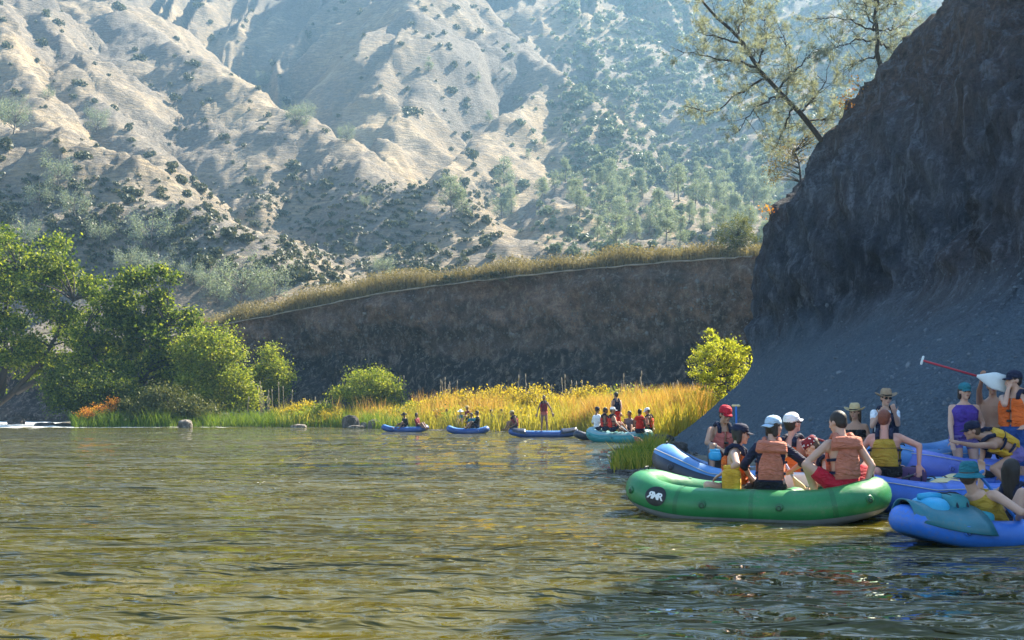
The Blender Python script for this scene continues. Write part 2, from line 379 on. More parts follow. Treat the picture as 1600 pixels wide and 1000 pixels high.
# the near cliff: a profile carried along its foot line
FOOT = np.array([(60, 96), (30, 84), (18, 71), (11.2, 55), (7.2, 45), (5.9, 40.5), (5.0, 36), (4.6, 30), (4.7, 23), (5.6, 19.3), (7.6, 17.4), (11, 15.6), (16, 13), (24, 8.5), (40, 0), (62, -22), (90, -60)], float)
PROF = np.array([(-.6, -.35), (0, 0.05), (1.3, 1.0), (2.75, 2.2), (3.5, 3.5), (3.7, 4.4), (3.6, 5.3), (3.6, 6.7), (4.2, 8.0), (5.1, 9.3), (6.8, 11.3), (8.7, 13.4), (11.6, 16.4), (15, 18.5), (20, 20.3), (27, 22), (36, 23.5), (50, 25), (70, 26)], float)
SCREE_N = ([0, 1.2, 2.4, 3.6, 4.6, 5.6, 7.5, 9.5, 12, 16.4], [0, 1.6, 3.3, 4.9, 5.9, 6.3, 6.9, 7.7, 9.4, 13.0])      # depth of the face behind its foot where the scree is broad
def resample(pl, n, smooth=2):
    pl = np.asarray(pl, float)
    for _ in range(smooth):
        q = [pl[0]]
        for a, b in zip(pl[:-1], pl[1:]): q += [a * .75 + b * .25, a * .25 + b * .75]
        q.append(pl[-1]); pl = np.array(q)
    L = np.r_[0, np.cumsum(np.linalg.norm(np.diff(pl, axis=0), axis=1))]
    t = np.linspace(0, L[-1], n) if np.isscalar(n) else n * L[-1]
    return np.stack([np.interp(t, L, pl[:, i]) for i in range(pl.shape[1])], 1), t
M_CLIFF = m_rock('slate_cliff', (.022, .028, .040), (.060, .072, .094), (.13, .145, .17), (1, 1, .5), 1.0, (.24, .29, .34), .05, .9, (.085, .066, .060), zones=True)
CL = {}; LOWC = .70
def build_cliff():
    na, nr = 620, 300
    w = np.linspace(0, 1, na); F, arc = resample(FOOT, na, 3)
    # more columns on the part in view
    L = arc[-1]; dens = np.interp(arc, [0, 45, 60, 115, 130, L], [.3, 1, 2.2, 2.2, .7, .2]); cd = np.cumsum(dens); cd = (cd - cd[0]) / (cd[-1] - cd[0])
    F, arc = resample(FOOT, np.interp(np.linspace(0, 1, na), cd, w), 3)
    T = np.gradient(F, axis=0); T /= np.linalg.norm(T, axis=1)[:, None]; NX, NY = -T[:, 1], T[:, 0]     # into the hill
    for _ in range(14):                                                                             # soften the corner
        NX[1:-1] = (NX[:-2] + NX[1:-1] * 2 + NX[2:]) / 4; NY[1:-1] = (NY[:-2] + NY[1:-1] * 2 + NY[2:]) / 4
    Pq, pt = resample(PROF, 2000, 2)
    s = np.linspace(0, 1, nr) ** 1.35; Pr = np.stack([np.interp(s * pt[-1], pt, Pq[:, i]) for i in (0, 1)], 1)
    n0 = Pr[:, 0][:, None]; z0 = Pr[:, 1][:, None]; A = arc[None] + 0 * z0
    tn = np.gradient(Pr, axis=0); tn /= np.linalg.norm(tn, axis=1)[:, None]; on, oz = -tn[:, 1][:, None], tn[:, 0][:, None]
    broad = sstep(86, 97, A) * sstep(-.1, .3, z0) * (1 - sstep(12, 17, z0)); n0 = n0 + broad * (np.interp(z0, *SCREE_N) - n0)
    scree = 1 - sstep(2.4 + 1.6 * sstep(86, 97, A), 3.8 + 1.6 * sstep(86, 97, A), z0 + .5 * fbm(A * .12, 0 * A, 2, 4))
    rock = 1 - scree
    D = rock * 1.05 * (.8 * fbm(A * .09, z0 * .05, 3, 31) + .7 * ridged(A * .26 + z0 * .10, z0 * .07, 3, 33) + .45 * ridged(A * .7 + z0 * .55, z0 * .3, 3, 35) + .30 * fbm(A * 1.6 + z0 * .9, z0 * .8, 4, 37) + .22 * ridged(A * 2.6 + z0 * 1.6, z0 * 1.1, 3, 39) + .10 * (vnoise(A * 6 + z0 * 2, z0 * 4.5, 45) - .5))
    D += scree * (.22 * fbm(A * .15, z0 * .2, 2, 41) + .07 * fbm(A * 1.8, z0 * 1.8, 4, 43) + .035 * (vnoise(A * 7, z0 * 7, 47) - .5))
    D *= sstep(-.2, .6, z0)
    D = D + rock * sstep(10, 30, z0) * 1.4 * fbm(A * .05, z0 * .05, 2, 51)
    nn = n0 + on * D; zz = z0 + oz * D; X = F[:, 0][None] + NX[None] * nn; Y = F[:, 1][None] + NY[None] * nn
    side = (Y - 12.0) - .84 * (X - 4.2)                                                            # unseen crag outside the frame, raised to shade the near water
    k = 1 + (LOWC - 1) * sstep(95, 104, A) * sstep(36, 26, F[:, 1])[None]; k = k + (1.9 - k) * sstep(.8, -2.2, side + .8 * fbm(A * .3, z0 * .3, 2, 5)) * sstep(16, 13, F[:, 1] - .0)[None] ** .3
    zz = np.where(zz > 9, 9 + (zz - 9) * k, zz); back = .28 + .72 * sstep(64, 79, A); zz = np.where(zz > 2, 2 + (zz - 2) * back, zz)      # unseen hill behind the corner, lowered to let sun onto the willow
    V = np.stack([X, Y, zz + 0 * X], -1)
    o = obj('slate_cliff', mesh_np('slate_cliff', V, grid_faces(nr, na)[:, ::-1], M_CLIFF, False))

    tag(o, 'tall dark blue grey slate cliff with a scree slope at its foot', 'cliff'); CL['V'] = V
    # loose stones on the scree
    mb = MB(); r = RNG
    cols = np.where((F[:, 1] > 12) & (F[:, 1] < 46) & (F[:, 0] < 22))[0]
    rows = np.where((z0[:, 0] > .1) & (z0[:, 0] < 4.6))[0]
    for i in range(2600):
        c = int(r.choice(cols)); j = int(r.choice(rows)); p = V[j, c]
        sz = r.uniform(.012, .032) * (2.4 if r.random() < .03 else 1); ax = [norm(r.normal(size=3)) for _ in range(2)]
        e2 = norm(np.cross(ax[0], ax[1])); e3 = np.cross(ax[0], e2)
        ellipsoid(mb, p + (0, 0, sz * .2), [ax[0] * sz * 1.5, e2 * sz, e3 * sz * .6], 5, 4)
    q = part('scree_stones', mb, mat('scree_stone', (.12, .145, .17), .8, .4, 4), o, False); q['kind'] = 'stuff'
build_cliff()
CLV = CL['V']
def cliff_at(u, v, dmin=10):
    """cliff surface point seen nearest to that pixel"""
    W_ = CLV.reshape(-1, 3); ok = W_[:, 1] > dmin; W_ = W_[ok]
    uu = 800 + W_[:, 0] / W_[:, 1] * F_PX; vv = HORIZON - (W_[:, 2] - CAM_H) / W_[:, 1] * F_PX
    e = (uu - u) ** 2 + (vv - v) ** 2; near = e < 60
    if near.any(): i = np.where(near)[0][np.argmin(W_[near][:, 1])]
    else: i = np.argmin(e)
    return W_[i]

# the low bank between river and bluff
BANK = np.array([P(u, 0, d)[:2] for u, d in [(-420, 130), (-120, 124), (20, 119), (80, 110), (100, 88), (118, 79.5), (300, 79), (450, 80), (545, 79), (610, 72), (720, 66), (820, 60), (900, 55), (990, 47.5), (1018, 42), (1028, 37), (1005, 30), (965, 25), (958, 22.6), (990, 20.8), (1060, 19.9)]] + [(4.0, 18.2), (5.4, 16.6), (8, 15.6), (12, 13.6), (18, 10.5), (30, 4)])
POLY = np.vstack([BANK, [(70, 10), (70, 140), (-80, 160)]])
def bank_sd(x, y):
    x = np.asarray(x, float); y = np.asarray(y, float); dist = np.full(x.shape, 1e9); ins = np.zeros(x.shape, bool); n = len(POLY)
    for i in range(n):
        a, b = POLY[i], POLY[(i + 1) % n]; d = b - a; t = np.clip(((x - a[0]) * d[0] + (y - a[1]) * d[1]) / d.dot(d), 0, 1)
        dist = np.minimum(dist, np.hypot(x - a[0] - d[0] * t, y - a[1] - d[1] * t))
        c = (a[1] > y) != (b[1] > y); xi = a[0] + (y - a[1]) / (d[1] if abs(d[1]) > 1e-9 else 1e-9) * d[0]; ins ^= c & (x < xi)
    return np.where(ins, dist, -dist)
def bank_z(x, y):
    sd = bank_sd(x, y) + .5 * fbm(np.asarray(x) * .6, np.asarray(y) * .6, 3, 71)
    return np.where(sd < 0, np.maximum(sd * .3, -.6), .10 * np.minimum(sd, 1.5) + .9 * sstep(1, 12, sd)) + .06 * fbm(np.asarray(x) * 1.3, np.asarray(y) * 1.3, 3, 73)
def build_bank():
    ys = np.concatenate([np.linspace(10, 40, 90), np.linspace(40.6, 125, 130)]); xs = np.linspace(-62, 30, 230)
    X, Y = np.meshgrid(xs, ys); Z = bank_z(X, Y)
    o = obj('river_bank', mesh_np('river_bank', np.stack([X, Y, Z], -1), grid_faces(len(ys), len(xs)), m_bank())); tag(o, None, None, kind='structure')
build_bank()
def build_water():
    ys = np.concatenate([np.linspace(-14, 4.6, 20), 4.7 * np.exp(np.linspace(0, math.log(24 / 4.7), 400)), 24.08 * np.exp(np.linspace(0, math.log(190 / 24.0), 130))])
    a = np.linspace(-1, 1, 420); nr = len(ys)
    half = np.where(ys < 5, 10.0, ys * .62 + 7); X = a[None] * half[:, None]; Y = ys[:, None] + 0 * X
    A = .35 + .65 * sstep(.35, .7, fbm(X * .08, Y * .2, 3, 91) * .5 + .5)
    Z = A * (.055 * fbm(X * .30 + Y * .1, Y * .8, 2, 81) + .040 * fbm(X * .9 - Y * .25, Y * 2.0, 2, 83) + .018 * ridged(X * 2.0 + Y * .4, Y * 4.0, 2, 85))
    Z *= np.clip((120 - Y) / 60, 0, 1)
    Z += .10 * sstep(77, 80, Y) * sstep(-12, -24, X) * ridged(X * .5, Y * .6, 2, 87)
    o = obj('river', mesh_np('river', np.stack([X, Y, Z], -1), grid_faces(nr, 420), m_water())); tag(o, None, None, kind='structure')
build_water()
# ground far beyond and behind, so the place goes on outside the picture
gm = MB(); gm.add([(-900, -400, -1.5), (900, -400, -1.5), (900, 1200, -1.5), (-900, 1200, -1.5)], [(0, 1, 2, 3)])
tag(part('ground', gm, mat('valley_ground', (.16, .13, .08), .95, .2, .05), None), None, None, kind='structure')
def build_haze():
    N = NT('river_haze'); N.t.nodes.remove(N.b); v = N.n('VolumePrincipled'); v.inputs['Color'].default_value = (.36, .68, 1.0, 1)
    v.inputs['Density'].default_value = HAZE; v.inputs['Anisotropy'].default_value = .35; N.l(v.outputs[0], N.out.inputs['Volume'])
    mb = MB(); x0, x1, y0, y1, z0, z1 = -950, 950, -450, 1250, -3, 420
    mb.add([(x0, y0, z0), (x1, y0, z0), (x1, y1, z0), (x0, y1, z0), (x0, y0, z1), (x1, y0, z1), (x1, y1, z1), (x0, y1, z1)],
           [(3, 2, 1, 0), (4, 5, 6, 7), (0, 1, 5, 4), (1, 2, 6, 5), (2, 3, 7, 6), (3, 0, 4, 7)])
    tag(part('haze', mb, N.m, None, False), 'pale blue haze over the valley', None, kind='stuff')
HAZE = 0.00033
build_haze()
# ------------------------------------------------------------------ vegetation
def rand_dirs(n, r=None):
    v = (r or RNG).normal(size=(n, 3)); return v / np.linalg.norm(v, axis=1)[:, None]
def leaf_quads(C, size, aspect=.55, up=0.0, r=None):
    """one small bent leaf (rhombus) for every centre"""
    r = r or RNG; n = len(C); size = np.broadcast_to(size, (n,)) * r.uniform(.65, 1.3, n)
    a = rand_dirs(n, r); a[:, 2] += up; a /= np.linalg.norm(a, axis=1)[:, None]
    b = np.cross(a, rand_dirs(n, r)); b /= np.linalg.norm(b, axis=1)[:, None] + 1e-9
    a = a * size[:, None] * .5; b = b * size[:, None] * .5 * aspect
    V = np.stack([C - a, C + b - a * .1, C + a, C - b - a * .1], 1).reshape(-1, 3)
    return V, np.arange(4 * n).reshape(-1, 4)
def blades(B, h, w, lean=.25, r=None, seg=2):
    """grass blades rooted at B, bending as they rise"""
    r = r or RNG; n = len(B); h = np.broadcast_to(h, (n,)); w = np.broadcast_to(w, (n,)); th = r.uniform(0, 2 * PI, n); ph = r.uniform(0, 2 * PI, n)
    side = np.stack([np.cos(th), np.sin(th), 0 * th], 1); L = lean * r.uniform(.2, 1.6, n)
    d = np.stack([np.cos(ph) * L, np.sin(ph) * L, 0 * L], 1); up = np.array((0, 0, 1.))
    rows = []
    for t, k in ((0, 1.0), (.5, .8), (1, .12)):
        c = B + (up * t)[None] * h[:, None] + d * (t * t) * h[:, None]
        rows += [c - side * (w * k * .5)[:, None], c + side * (w * k * .5)[:, None]]
    V = np.stack(rows, 1).reshape(-1, 3); i = np.arange(n)[:, None] * 6
    return V, np.concatenate([i + np.array((0, 1, 3, 2)), i + np.array((2, 3, 5, 4))])
def join(parts):
    Vs, Fs, n = [], [], 0
    for V, Fc in parts: Vs.append(V); Fs.append(Fc + n); n += len(V)
    return np.concatenate(Vs), np.concatenate(Fs)
L_ALDER = leaf_mat('alder_leaves', [(.030, .058, .006), (.085, .135, .012), (.19, .25, .024), (.40, .42, .05)], .6)
L_WILLOW = leaf_mat('willow_leaves', [(.08, .12, .012), (.20, .26, .025), (.34, .38, .04), (.48, .46, .07)], .55)
L_SHADE = leaf_mat('shaded_alder_leaves', [(.02, .04, .006), (.05, .085, .010), (.10, .14, .018), (.22, .25, .03)], .5)  # darker copy of the alder leaves, understory shade put into the colour
L_YWIL = leaf_mat('bright_willow_leaves', [(.16, .20, .02), (.34, .38, .035), (.52, .52, .06), (.62, .56, .09)], .6)
L_YEL = leaf_mat('yellow_willow_leaves', [(.20, .17, .02), (.48, .36, .03), (.66, .48, .04), (.34, .32, .05)], .55)
L_OLIVE = leaf_mat('olive_bush_leaves', [(.06, .075, .02), (.12, .13, .035), (.20, .20, .06)], .4)
L_GREY = leaf_mat('grey_pine_leaves', [(.13, .17, .125), (.23, .28, .21), (.34, .38, .30)], .45)
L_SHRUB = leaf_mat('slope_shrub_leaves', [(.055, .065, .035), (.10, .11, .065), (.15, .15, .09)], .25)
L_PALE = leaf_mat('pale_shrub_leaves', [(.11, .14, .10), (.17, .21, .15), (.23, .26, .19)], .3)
L_DRY = leaf_mat('dry_scrub_leaves', [(.10, .085, .045), (.21, .165, .08), (.33, .26, .13), (.17, .15, .06)], .4)
L_GRASS = leaf_mat('green_grass_blades', [(.06, .12, .012), (.14, .22, .02), (.27, .33, .035)], .5)
L_GOLD = leaf_mat('golden_grass_blades', [(.32, .17, .04), (.56, .31, .07), (.70, .46, .13), (.45, .33, .07)], .45)
L_YGRASS = leaf_mat('yellow_grass_blades', [(.22, .22, .03), (.42, .36, .05), (.56, .46, .08)], .5)
L_ORANGE = leaf_mat('orange_leaves', [(.50, .20, .02), (.60, .32, .04), (.45, .12, .03)], .5)
L_NEEDLE = leaf_mat('pine_needles', [(.20, .225, .18), (.32, .345, .29), (.47, .49, .43)], .45)
BARK = mat('dark_bark', (.045, .036, .028), .9, .3, 6, .6, .03); BARKG = mat('grey_bark', (.13, .115, .10), .9, .3, 5, .6, .03)

def curve3(a, b, sag=0.0, n=6, r=None):
    a = np.asarray(a, float); b = np.asarray(b, float); m = a * .5 + b * .5; m[2] -= sag; j = (r or RNG).normal(size=3) * np.linalg.norm(b - a) * .06
    t = np.linspace(0, 1, n)[:, None]; return a * (1 - t) ** 2 + (m + j) * 2 * t * (1 - t) + b * t * t
def blob_tree(name, label, cat, base, blobs, lm, nleaf, lsize, bark=BARK, limbs=(), tr=.18, clump=.7, group=None, nbr=70, stem='trunk', seed=1, up=0.0, crown='crown'):
    """base point, crown made of ellipsoid masses [(centre, radii)], a limb to every leaf clump"""
    r = np.random.default_rng(seed); base = np.asarray(base, float); root = empty(name, base)
    vol = np.array([np.prod(q[1]) ** .66 for q in blobs]); vol /= vol.sum(); cl = []
    for i, (c, rad) in enumerate(blobs):
        k = max(4, int(nbr * vol[i])); d = rand_dirs(k, r); cl.append(np.asarray(c) + d * np.asarray(rad) * (r.uniform(.25, 1, (k, 1)) ** .45))
    cl = np.concatenate(cl); mb = MB()
    top = np.mean([b[0] for b in blobs], 0); main = curve3(base - (0, 0, .3), top, -.3, 8, r); allp = [main]
    tube(mb, main - base, np.linspace(tr, tr * .25, 8), 7)
    for L in limbs:
        L = np.asarray(L, float); LL, _ = resample(L, 12, 2); LL = LL + r.normal(size=LL.shape) * .04; allp.append(LL); tube(mb, LL - base, np.linspace(tr * .75, tr * .15, 12), 6)
    skel = np.concatenate([p[1:] for p in allp])
    for c in cl:
        dd = np.linalg.norm(skel - c, axis=1) + .6 * np.maximum(0, skel[:, 2] - c[2] + .3) * 2; j = np.argmin(dd)
        p = curve3(skel[j], c, -.15 * np.linalg.norm(c - skel[j]), 5, r); tube(mb, p - base, np.linspace(tr * .22, tr * .05, 5), 4)
    part(stem, mb, bark, root)
    k = r.integers(0, len(cl), nleaf); off = r.normal(size=(nleaf, 3)) * clump * np.array((1, 1, .7)) * r.uniform(.5, 1.25, len(cl))[k][:, None]
    V, Fc = leaf_quads(cl[k] + off - base, lsize, .6, up, r)
    obj(crown, mesh_np(crown, V, Fc, lm, False), root)
    return tag(root, label, cat, group)
def pxblobs(d, *bl, sq=1.0):
    out = []
    for u, v, ru, rv in bl:
        k = d / F_PX; out.append((P(u, v, d), (ru * k, max(ru, rv) * k * .8 * sq, rv * k)))
    return out
def gz(p, dz=0): q = np.array(p, float); q[2] = float(bank_z(q[0], q[1])) + dz; return q

# --- trees of the far bank
dA = 93
A0 = P(-30, 0, dA); A0[2] = -.2
blob_tree('alder_tree', 'large bright green alder with heavy bare limbs arching over the white water', 'tree', A0,
          pxblobs(dA, (30, 420, 95, 62), (110, 455, 55, 50), (-40, 470, 80, 80), (60, 520, 80, 55), (110, 590, 55, 45), (10, 590, 55, 50), (-80, 560, 70, 80)), L_ALDER, 44000, .30,
          limbs=[[P(-20, 645, dA), P(25, 610, dA), P(60, 570, dA - 1), P(85, 530, dA - 1), P(115, 470, dA - 2)], [P(25, 612, dA), P(100, 570, dA - 2), P(150, 535, dA - 3), P(190, 500, dA - 3)], [P(0, 625, dA), P(10, 560, dA + 1), P(5, 480, dA + 1), P(30, 420, dA)]],
          tr=.42, clump=.62, nbr=150, seed=3)
dB = 89
blob_tree('alder_tree', 'round topped green alder growing between the arching alder and the bushy willow', 'tree', gz(P(205, 0, dB)),
          pxblobs(dB, (222, 470, 55, 48), (165, 520, 60, 55), (265, 520, 50, 45), (215, 585, 70, 55), (140, 600, 50, 45), (285, 585, 45, 50), (250, 445, 30, 25)), L_ALDER, 40000, .29,
          limbs=[[P(205, 650, dB), P(180, 600, dB - 1), P(150, 560, dB - 2), P(130, 520, dB - 2)], [P(210, 640, dB), P(235, 570, dB - 1), P(260, 510, dB - 1)]], tr=.3, clump=.55, nbr=140, seed=5)
dC = 86
blob_tree('willow_tree', 'rounded light green willow at the end of the tree clump by the grassy bank', 'tree', gz(P(338, 0, dC)),
          pxblobs(dC, (335, 555, 42, 42), (358, 600, 36, 45), (310, 600, 40, 50), (372, 630, 22, 25), (300, 545, 25, 35)), L_WILLOW, 26000, .21, tr=.2, clump=.5, nbr=110, seed=8)
dD = 90
blob_tree('young_tree', 'small upright green tree standing alone before the dark bluff', 'tree', gz(P(428, 0, dD)),
          pxblobs(dD, (424, 562, 20, 20), (437, 585, 18, 22), (415, 590, 18, 22), (430, 610, 24, 18)), L_WILLOW, 8000, .19, tr=.14, clump=.38, nbr=60, seed=9)
blob_tree('trailing_shrub', 'grey green shrub hanging over the water under the alders', 'shrub', gz(P(262, 0, 81.5)),
          pxblobs(81.5, (225, 636, 35, 20), (275, 632, 38, 22), (315, 640, 24, 18), (250, 615, 30, 15)), L_OLIVE, 12000, .17, tr=.07, clump=.4, nbr=70, seed=10, stem='stem')
blob_tree('shade_shrub', 'dark green shrub with shade put into its leaf colour between the two alders at the water edge', 'shrub', gz(P(128, 0, 84)),
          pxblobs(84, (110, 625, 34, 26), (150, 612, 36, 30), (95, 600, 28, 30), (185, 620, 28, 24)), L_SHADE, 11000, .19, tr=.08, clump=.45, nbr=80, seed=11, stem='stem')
blob_tree('red_shrub', 'small orange red shrub on the grassy point by the rapid', 'shrub', gz(P(158, 0, 81)),
          pxblobs(81, (150, 640, 16, 9), (172, 634, 14, 10), (138, 646, 12, 7)), L_ORANGE, 1100, .12, tr=.04, clump=.22, nbr=30, seed=12, stem='stem')
blob_tree('olive_shrub', 'broad olive green bush standing among the yellow scrub', 'shrub', gz(P(575, 0, 84)),
          pxblobs(84, (575, 605, 42, 30), (545, 622, 28, 22), (608, 618, 26, 24), (580, 590, 22, 15)), L_WILLOW, 11000, .17, tr=.09, clump=.42, nbr=80, seed=13, stem='stem', up=.8)
blob_tree('tall_willow_shrub', 'tall yellow green willow shrub beside the foot of the slate cliff', 'shrub', gz(P(1112, 0, 49)),
          pxblobs(49, (1090, 575, 10, 30), (1102, 560, 9, 40), (1114, 555, 9, 48), (1124, 590, 12, 50), (1136, 572, 10, 52), (1148, 560, 9, 40), (1158, 585, 10, 48), (1168, 575, 8, 36), (1098, 615, 20, 30), (1140, 625, 26, 30), (1112, 530, 8, 22)), L_YWIL, 9500, .10, tr=.045, clump=.13, nbr=170, seed=14, stem='stem', up=1.0)
blob_tree('dark_bush', 'dense dark green round bush on the bluff top next to the cliff', 'shrub', np.array((*P(1150, 0, 84)[:2], float(edge_z(1150)) + .1)),
          pxblobs(84, (1150, 362, 27, 30), (1142, 378, 22, 20), (1162, 376, 20, 20)), L_OLIVE, 5000, .13, tr=.1, clump=.3, nbr=70, seed=15, stem='stem')
# yellow willow scrub along the bank: many bushes of one kind
r = np.random.default_rng(20); k = 0
spots = [(470, 628, 84), (500, 632, 82), (525, 640, 81), (650, 630, 78), (675, 622, 78), (700, 616, 77), (730, 612, 76), (755, 606, 76), (785, 603, 74), (810, 612, 72), (840, 608, 72), (865, 618, 68),
         (620, 640, 79), (640, 645, 77), (690, 640, 72), (720, 640, 70), (770, 635, 68), (800, 640, 66), (830, 640, 64), (870, 640, 62), (895, 610, 70), (930, 602, 68), (985, 605, 66), (1030, 612, 60), (1065, 618, 56), (1090, 640, 48), (455, 640, 84)]
for (u, v, d) in spots:
    b = gz(P(u, 0, d)); top = P(u, v, d)[2]; hgt = max(.8, top - b[2]); w = r.uniform(.9, 1.5)
    bl = [(b + (0, 0, hgt * .62), (w, w, hgt * .36)), (b + (r.uniform(-1, 1), r.uniform(-.6, .6), hgt * .4), (w, w, hgt * .3))]
    yl = r.random() < .72
    blob_tree('yellow_willow' if yl else 'green_willow', 'yellow leaved willow bush in the belt of scrub along the bank' if yl else 'greener willow bush among the yellow ones along the bank', 'shrub', b, bl, L_YEL if yl else L_WILLOW, 2600, .15, tr=.035, clump=.3, nbr=26, seed=100 + k, stem='stem', up=1.2, group='yellow willow bushes along the bank' if yl else 'green willow bushes along the bank'); k += 1
# --- grasses (uncountable)
def scatter_bank(n, u0, u1, d0, d1, sd0, sd1, seed):
    r = np.random.default_rng(seed); u = r.uniform(u0, u1, n); d = r.uniform(d0, d1, n); x = (u - 800) / F_PX * d
    s = bank_sd(x, d); ok = (s > sd0) & (s < sd1); x, d = x[ok], d[ok]; return np.stack([x, d, bank_z(x, d) - .03], 1)
def grass(name, label, B, h, w, m, lean=.25, seed=0):
    r = np.random.default_rng(seed); hh = r.uniform(*h, len(B)) * (.45 + 1.1 * vnoise(B[:, 0] * .9, B[:, 1] * .9, seed))
    V, Fc = blades(B, hh, r.uniform(.6, 1.3, len(B)) * w, lean, r)
    return tag(obj(name, mesh_np(name, V, Fc, m, False)), label, None, kind='stuff')
grass('water_edge_grass', 'short bright green grass along the far waterline', scatter_bank(60000, 112, 660, 70, 90, -.1, 3.6, 31), (.22, 1.05), .04, L_GRASS, .55, 1)
grass('bank_grass', 'yellow green grass between the willow bushes', scatter_bank(52000, 430, 1090, 42, 86, .2, 9, 32), (.5, 1.3), .045, L_YGRASS, .3, 2)
grass('golden_grass', 'tall golden orange grass behind the teal raft', scatter_bank(52000, 880, 1105, 44, 66, .9, 14, 33), (.75, 1.5), .04, L_GOLD, .3, 3)
grass('mixed_grass', 'yellow green grass mixed into the golden grass', scatter_bank(8000, 870, 1110, 43, 66, .6, 14, 38), (.7, 1.5), .04, L_YGRASS, .35, 7)
grass('reed_grass', 'orange tinged reeds among the scrub', scatter_bank(9000, 520, 800, 66, 82, 1.5, 8, 34), (.9, 1.7), .045, L_GOLD, .25, 4)
grass('spit_grass', 'yellow green grass on the gravel spit by the cliff foot', scatter_bank(5200, 952, 1040, 22.3, 41, -.05, 2.0, 35), (.25, .6), .022, L_YGRASS, .4, 5)
grass('spit_green_grass', 'green grass on the gravel spit by the cliff foot', scatter_bank(2600, 955, 1035, 22.5, 40, -.05, 1.4, 36), (.25, .55), .022, L_GRASS, .4, 6)
# pale reed stalks standing above the scrub
mb = MB(); r = np.random.default_rng(40)
for u0, v0, n, d in ((430, 600, 14, 84), (500, 612, 8, 84), (700, 590, 9, 80), (830, 588, 5, 76), (985, 585, 14, 66), (1040, 590, 12, 62), (905, 590, 8, 70), (625, 590, 3, 84)):
    for _ in range(n):
        u = u0 + r.normal() * 18; p = gz(P(u, 0, d)); q = P(u + r.normal() * 3, v0 + r.normal() * 8, d)
        q[2] -= r.uniform(0, .9); tube(mb, [p, p * .5 + q * .5 + (0, 0, 0), q], [.02, .016, .012], 4); tube(mb, [q - (0, 0, .4), q - (0, 0, .2), q], [.015, .045, .01], 5)
tag(part('reed_stalks', mb, mat('dry_reed', (.26, .21, .14), .8, .3, 4), None), 'pale dry reed stalks standing above the scrub', None, kind='stuff')
# dry scrub on top of the bluff
r = np.random.default_rng(50); n = 34000; u = r.uniform(290, 1190, n); d = edge_d(u) - .1 + np.abs(r.normal(0, 3.2, n)); x = (u - 800) / F_PX * d
B = np.stack([x, d, hill_z(x, d) - .05], 1); tall = .55 + 1.5 * vnoise(x * .35, d * .35, 3) ** 1.3
V, Fc = blades(B, r.uniform(.4, 1.15, n) * tall, .05, .45, r)
n2 = 34000; i = r.integers(0, n, n2); C = B[i] + np.stack([r.normal(0, .25, n2), r.normal(0, .25, n2), r.uniform(.1, 1.25, n2) * tall[i]], 1); V2, F2 = leaf_quads(C, .17, .5, .5, r)
cl = []
for _ in range(150):
    uu = r.uniform(300, 1185); dd = edge_d(uu) + r.uniform(.3, 5); xx = (uu - 800) / F_PX * dd; rad = r.uniform(.35, .95); m_ = int(220 * rad); cc = np.array((xx, dd, float(hill_z(np.array([xx]), np.array([dd]))[0])))
    cl.append(cc + rand_dirs(m_, r) * rad * np.array((1, 1, .9)) * r.uniform(.5, 1, (m_, 1)) + (0, 0, rad * .75))
V3, F3 = leaf_quads(np.concatenate(cl), .17, .45, .6, r)
Vj, Fj = join([(V, Fc), (V2, F2), (V3, F3)]); tag(obj('bluff_top_scrub', mesh_np('bluff_top_scrub', Vj, Fj, L_DRY, False)), 'dry tan and olive scrub along the bluff top', None, kind='stuff')
mb = MB(); U_ = np.linspace(300, 1175, 160); D_ = edge_d(U_); pts = np.stack([(U_ - 800) / F_PX * D_, D_ - .05, edge_z(U_) - .06], 1)
pts[:, 2] += .08 * fbm(U_ * .05, U_ * 0, 3, 5); tube(mb, pts, .04 + .06 * vnoise(U_ * .1, U_ * 0, 3), 5)
tag(part('bluff_rim', mb, mat('pale_crust', (.24, .20, .15), .9, .4, 2), None), None, None, kind='structure')

# --- plants of the mountainside: find where a view ray meets the slope
def hill_hit(u, v):
    u = np.asarray(u, float); v = np.asarray(v, float); U_, V_ = HILL['U'], HILL['V']; f = np.clip((u - U_[0]) / (U_[1] - U_[0]), 0, len(U_) - 1.01); c = f.astype(int); f = (f - c)[None, :, None]
    G = V_[:, c] * (1 - f) + V_[:, c + 1] * f; zr = CAM_H + (HORIZON - v)[None] / F_PX * G[..., 1]; below = (zr < G[..., 2]) & (np.arange(len(G))[:, None] > 3)
    j = below.argmax(0); i = np.arange(len(u)); out = G[j, i].copy(); out[~below.any(0)] = np.nan; return out
def shrub_mesh(name, nl, m, seed, ls=.42):
    r = np.random.default_rng(seed); lob = rand_dirs(5, r) * .45; lob[:, 2] = np.abs(lob[:, 2]) * .7 + .35
    i = r.integers(0, 5, nl); d = rand_dirs(nl, r); C = lob[i] + d * .52 * r.uniform(.7, 1, (nl, 1)); C[:, 2] = np.abs(C[:, 2]); V, Fc = leaf_quads(C, ls, .8, 0, r)
    return V, Fc
r = np.random.default_rng(60)
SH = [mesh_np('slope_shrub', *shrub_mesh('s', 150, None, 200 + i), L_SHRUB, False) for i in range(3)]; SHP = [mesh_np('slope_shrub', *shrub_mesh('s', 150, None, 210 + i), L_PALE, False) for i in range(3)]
dense = lambda u, v: np.where((u > 880) & (v < 290), 1.0, np.where((v > 300) & (u < 780), .8, np.where((u > 650) & (u < 1000), .4, .28)))
n = 7600; u = np.where(r.random(n) < .55, r.uniform(860, 1460, n), r.uniform(-20, 1460, n)); v = r.uniform(-5, 440, n); ok = (r.random(n) < dense(u, v)) & (vnoise(u / 42, v / 42, 9) * .75 + .35 * vnoise(u / 14, v / 14, 19) + .4 * r.random(n) > np.where(u > 880, .5, .62)); u, v = u[ok], v[ok]
H = hill_hit(u, v); g = ~np.isnan(H[:, 0]) & (H[:, 1] > edge_d(u) + 14); H, u, v = H[g], u[g], v[g]
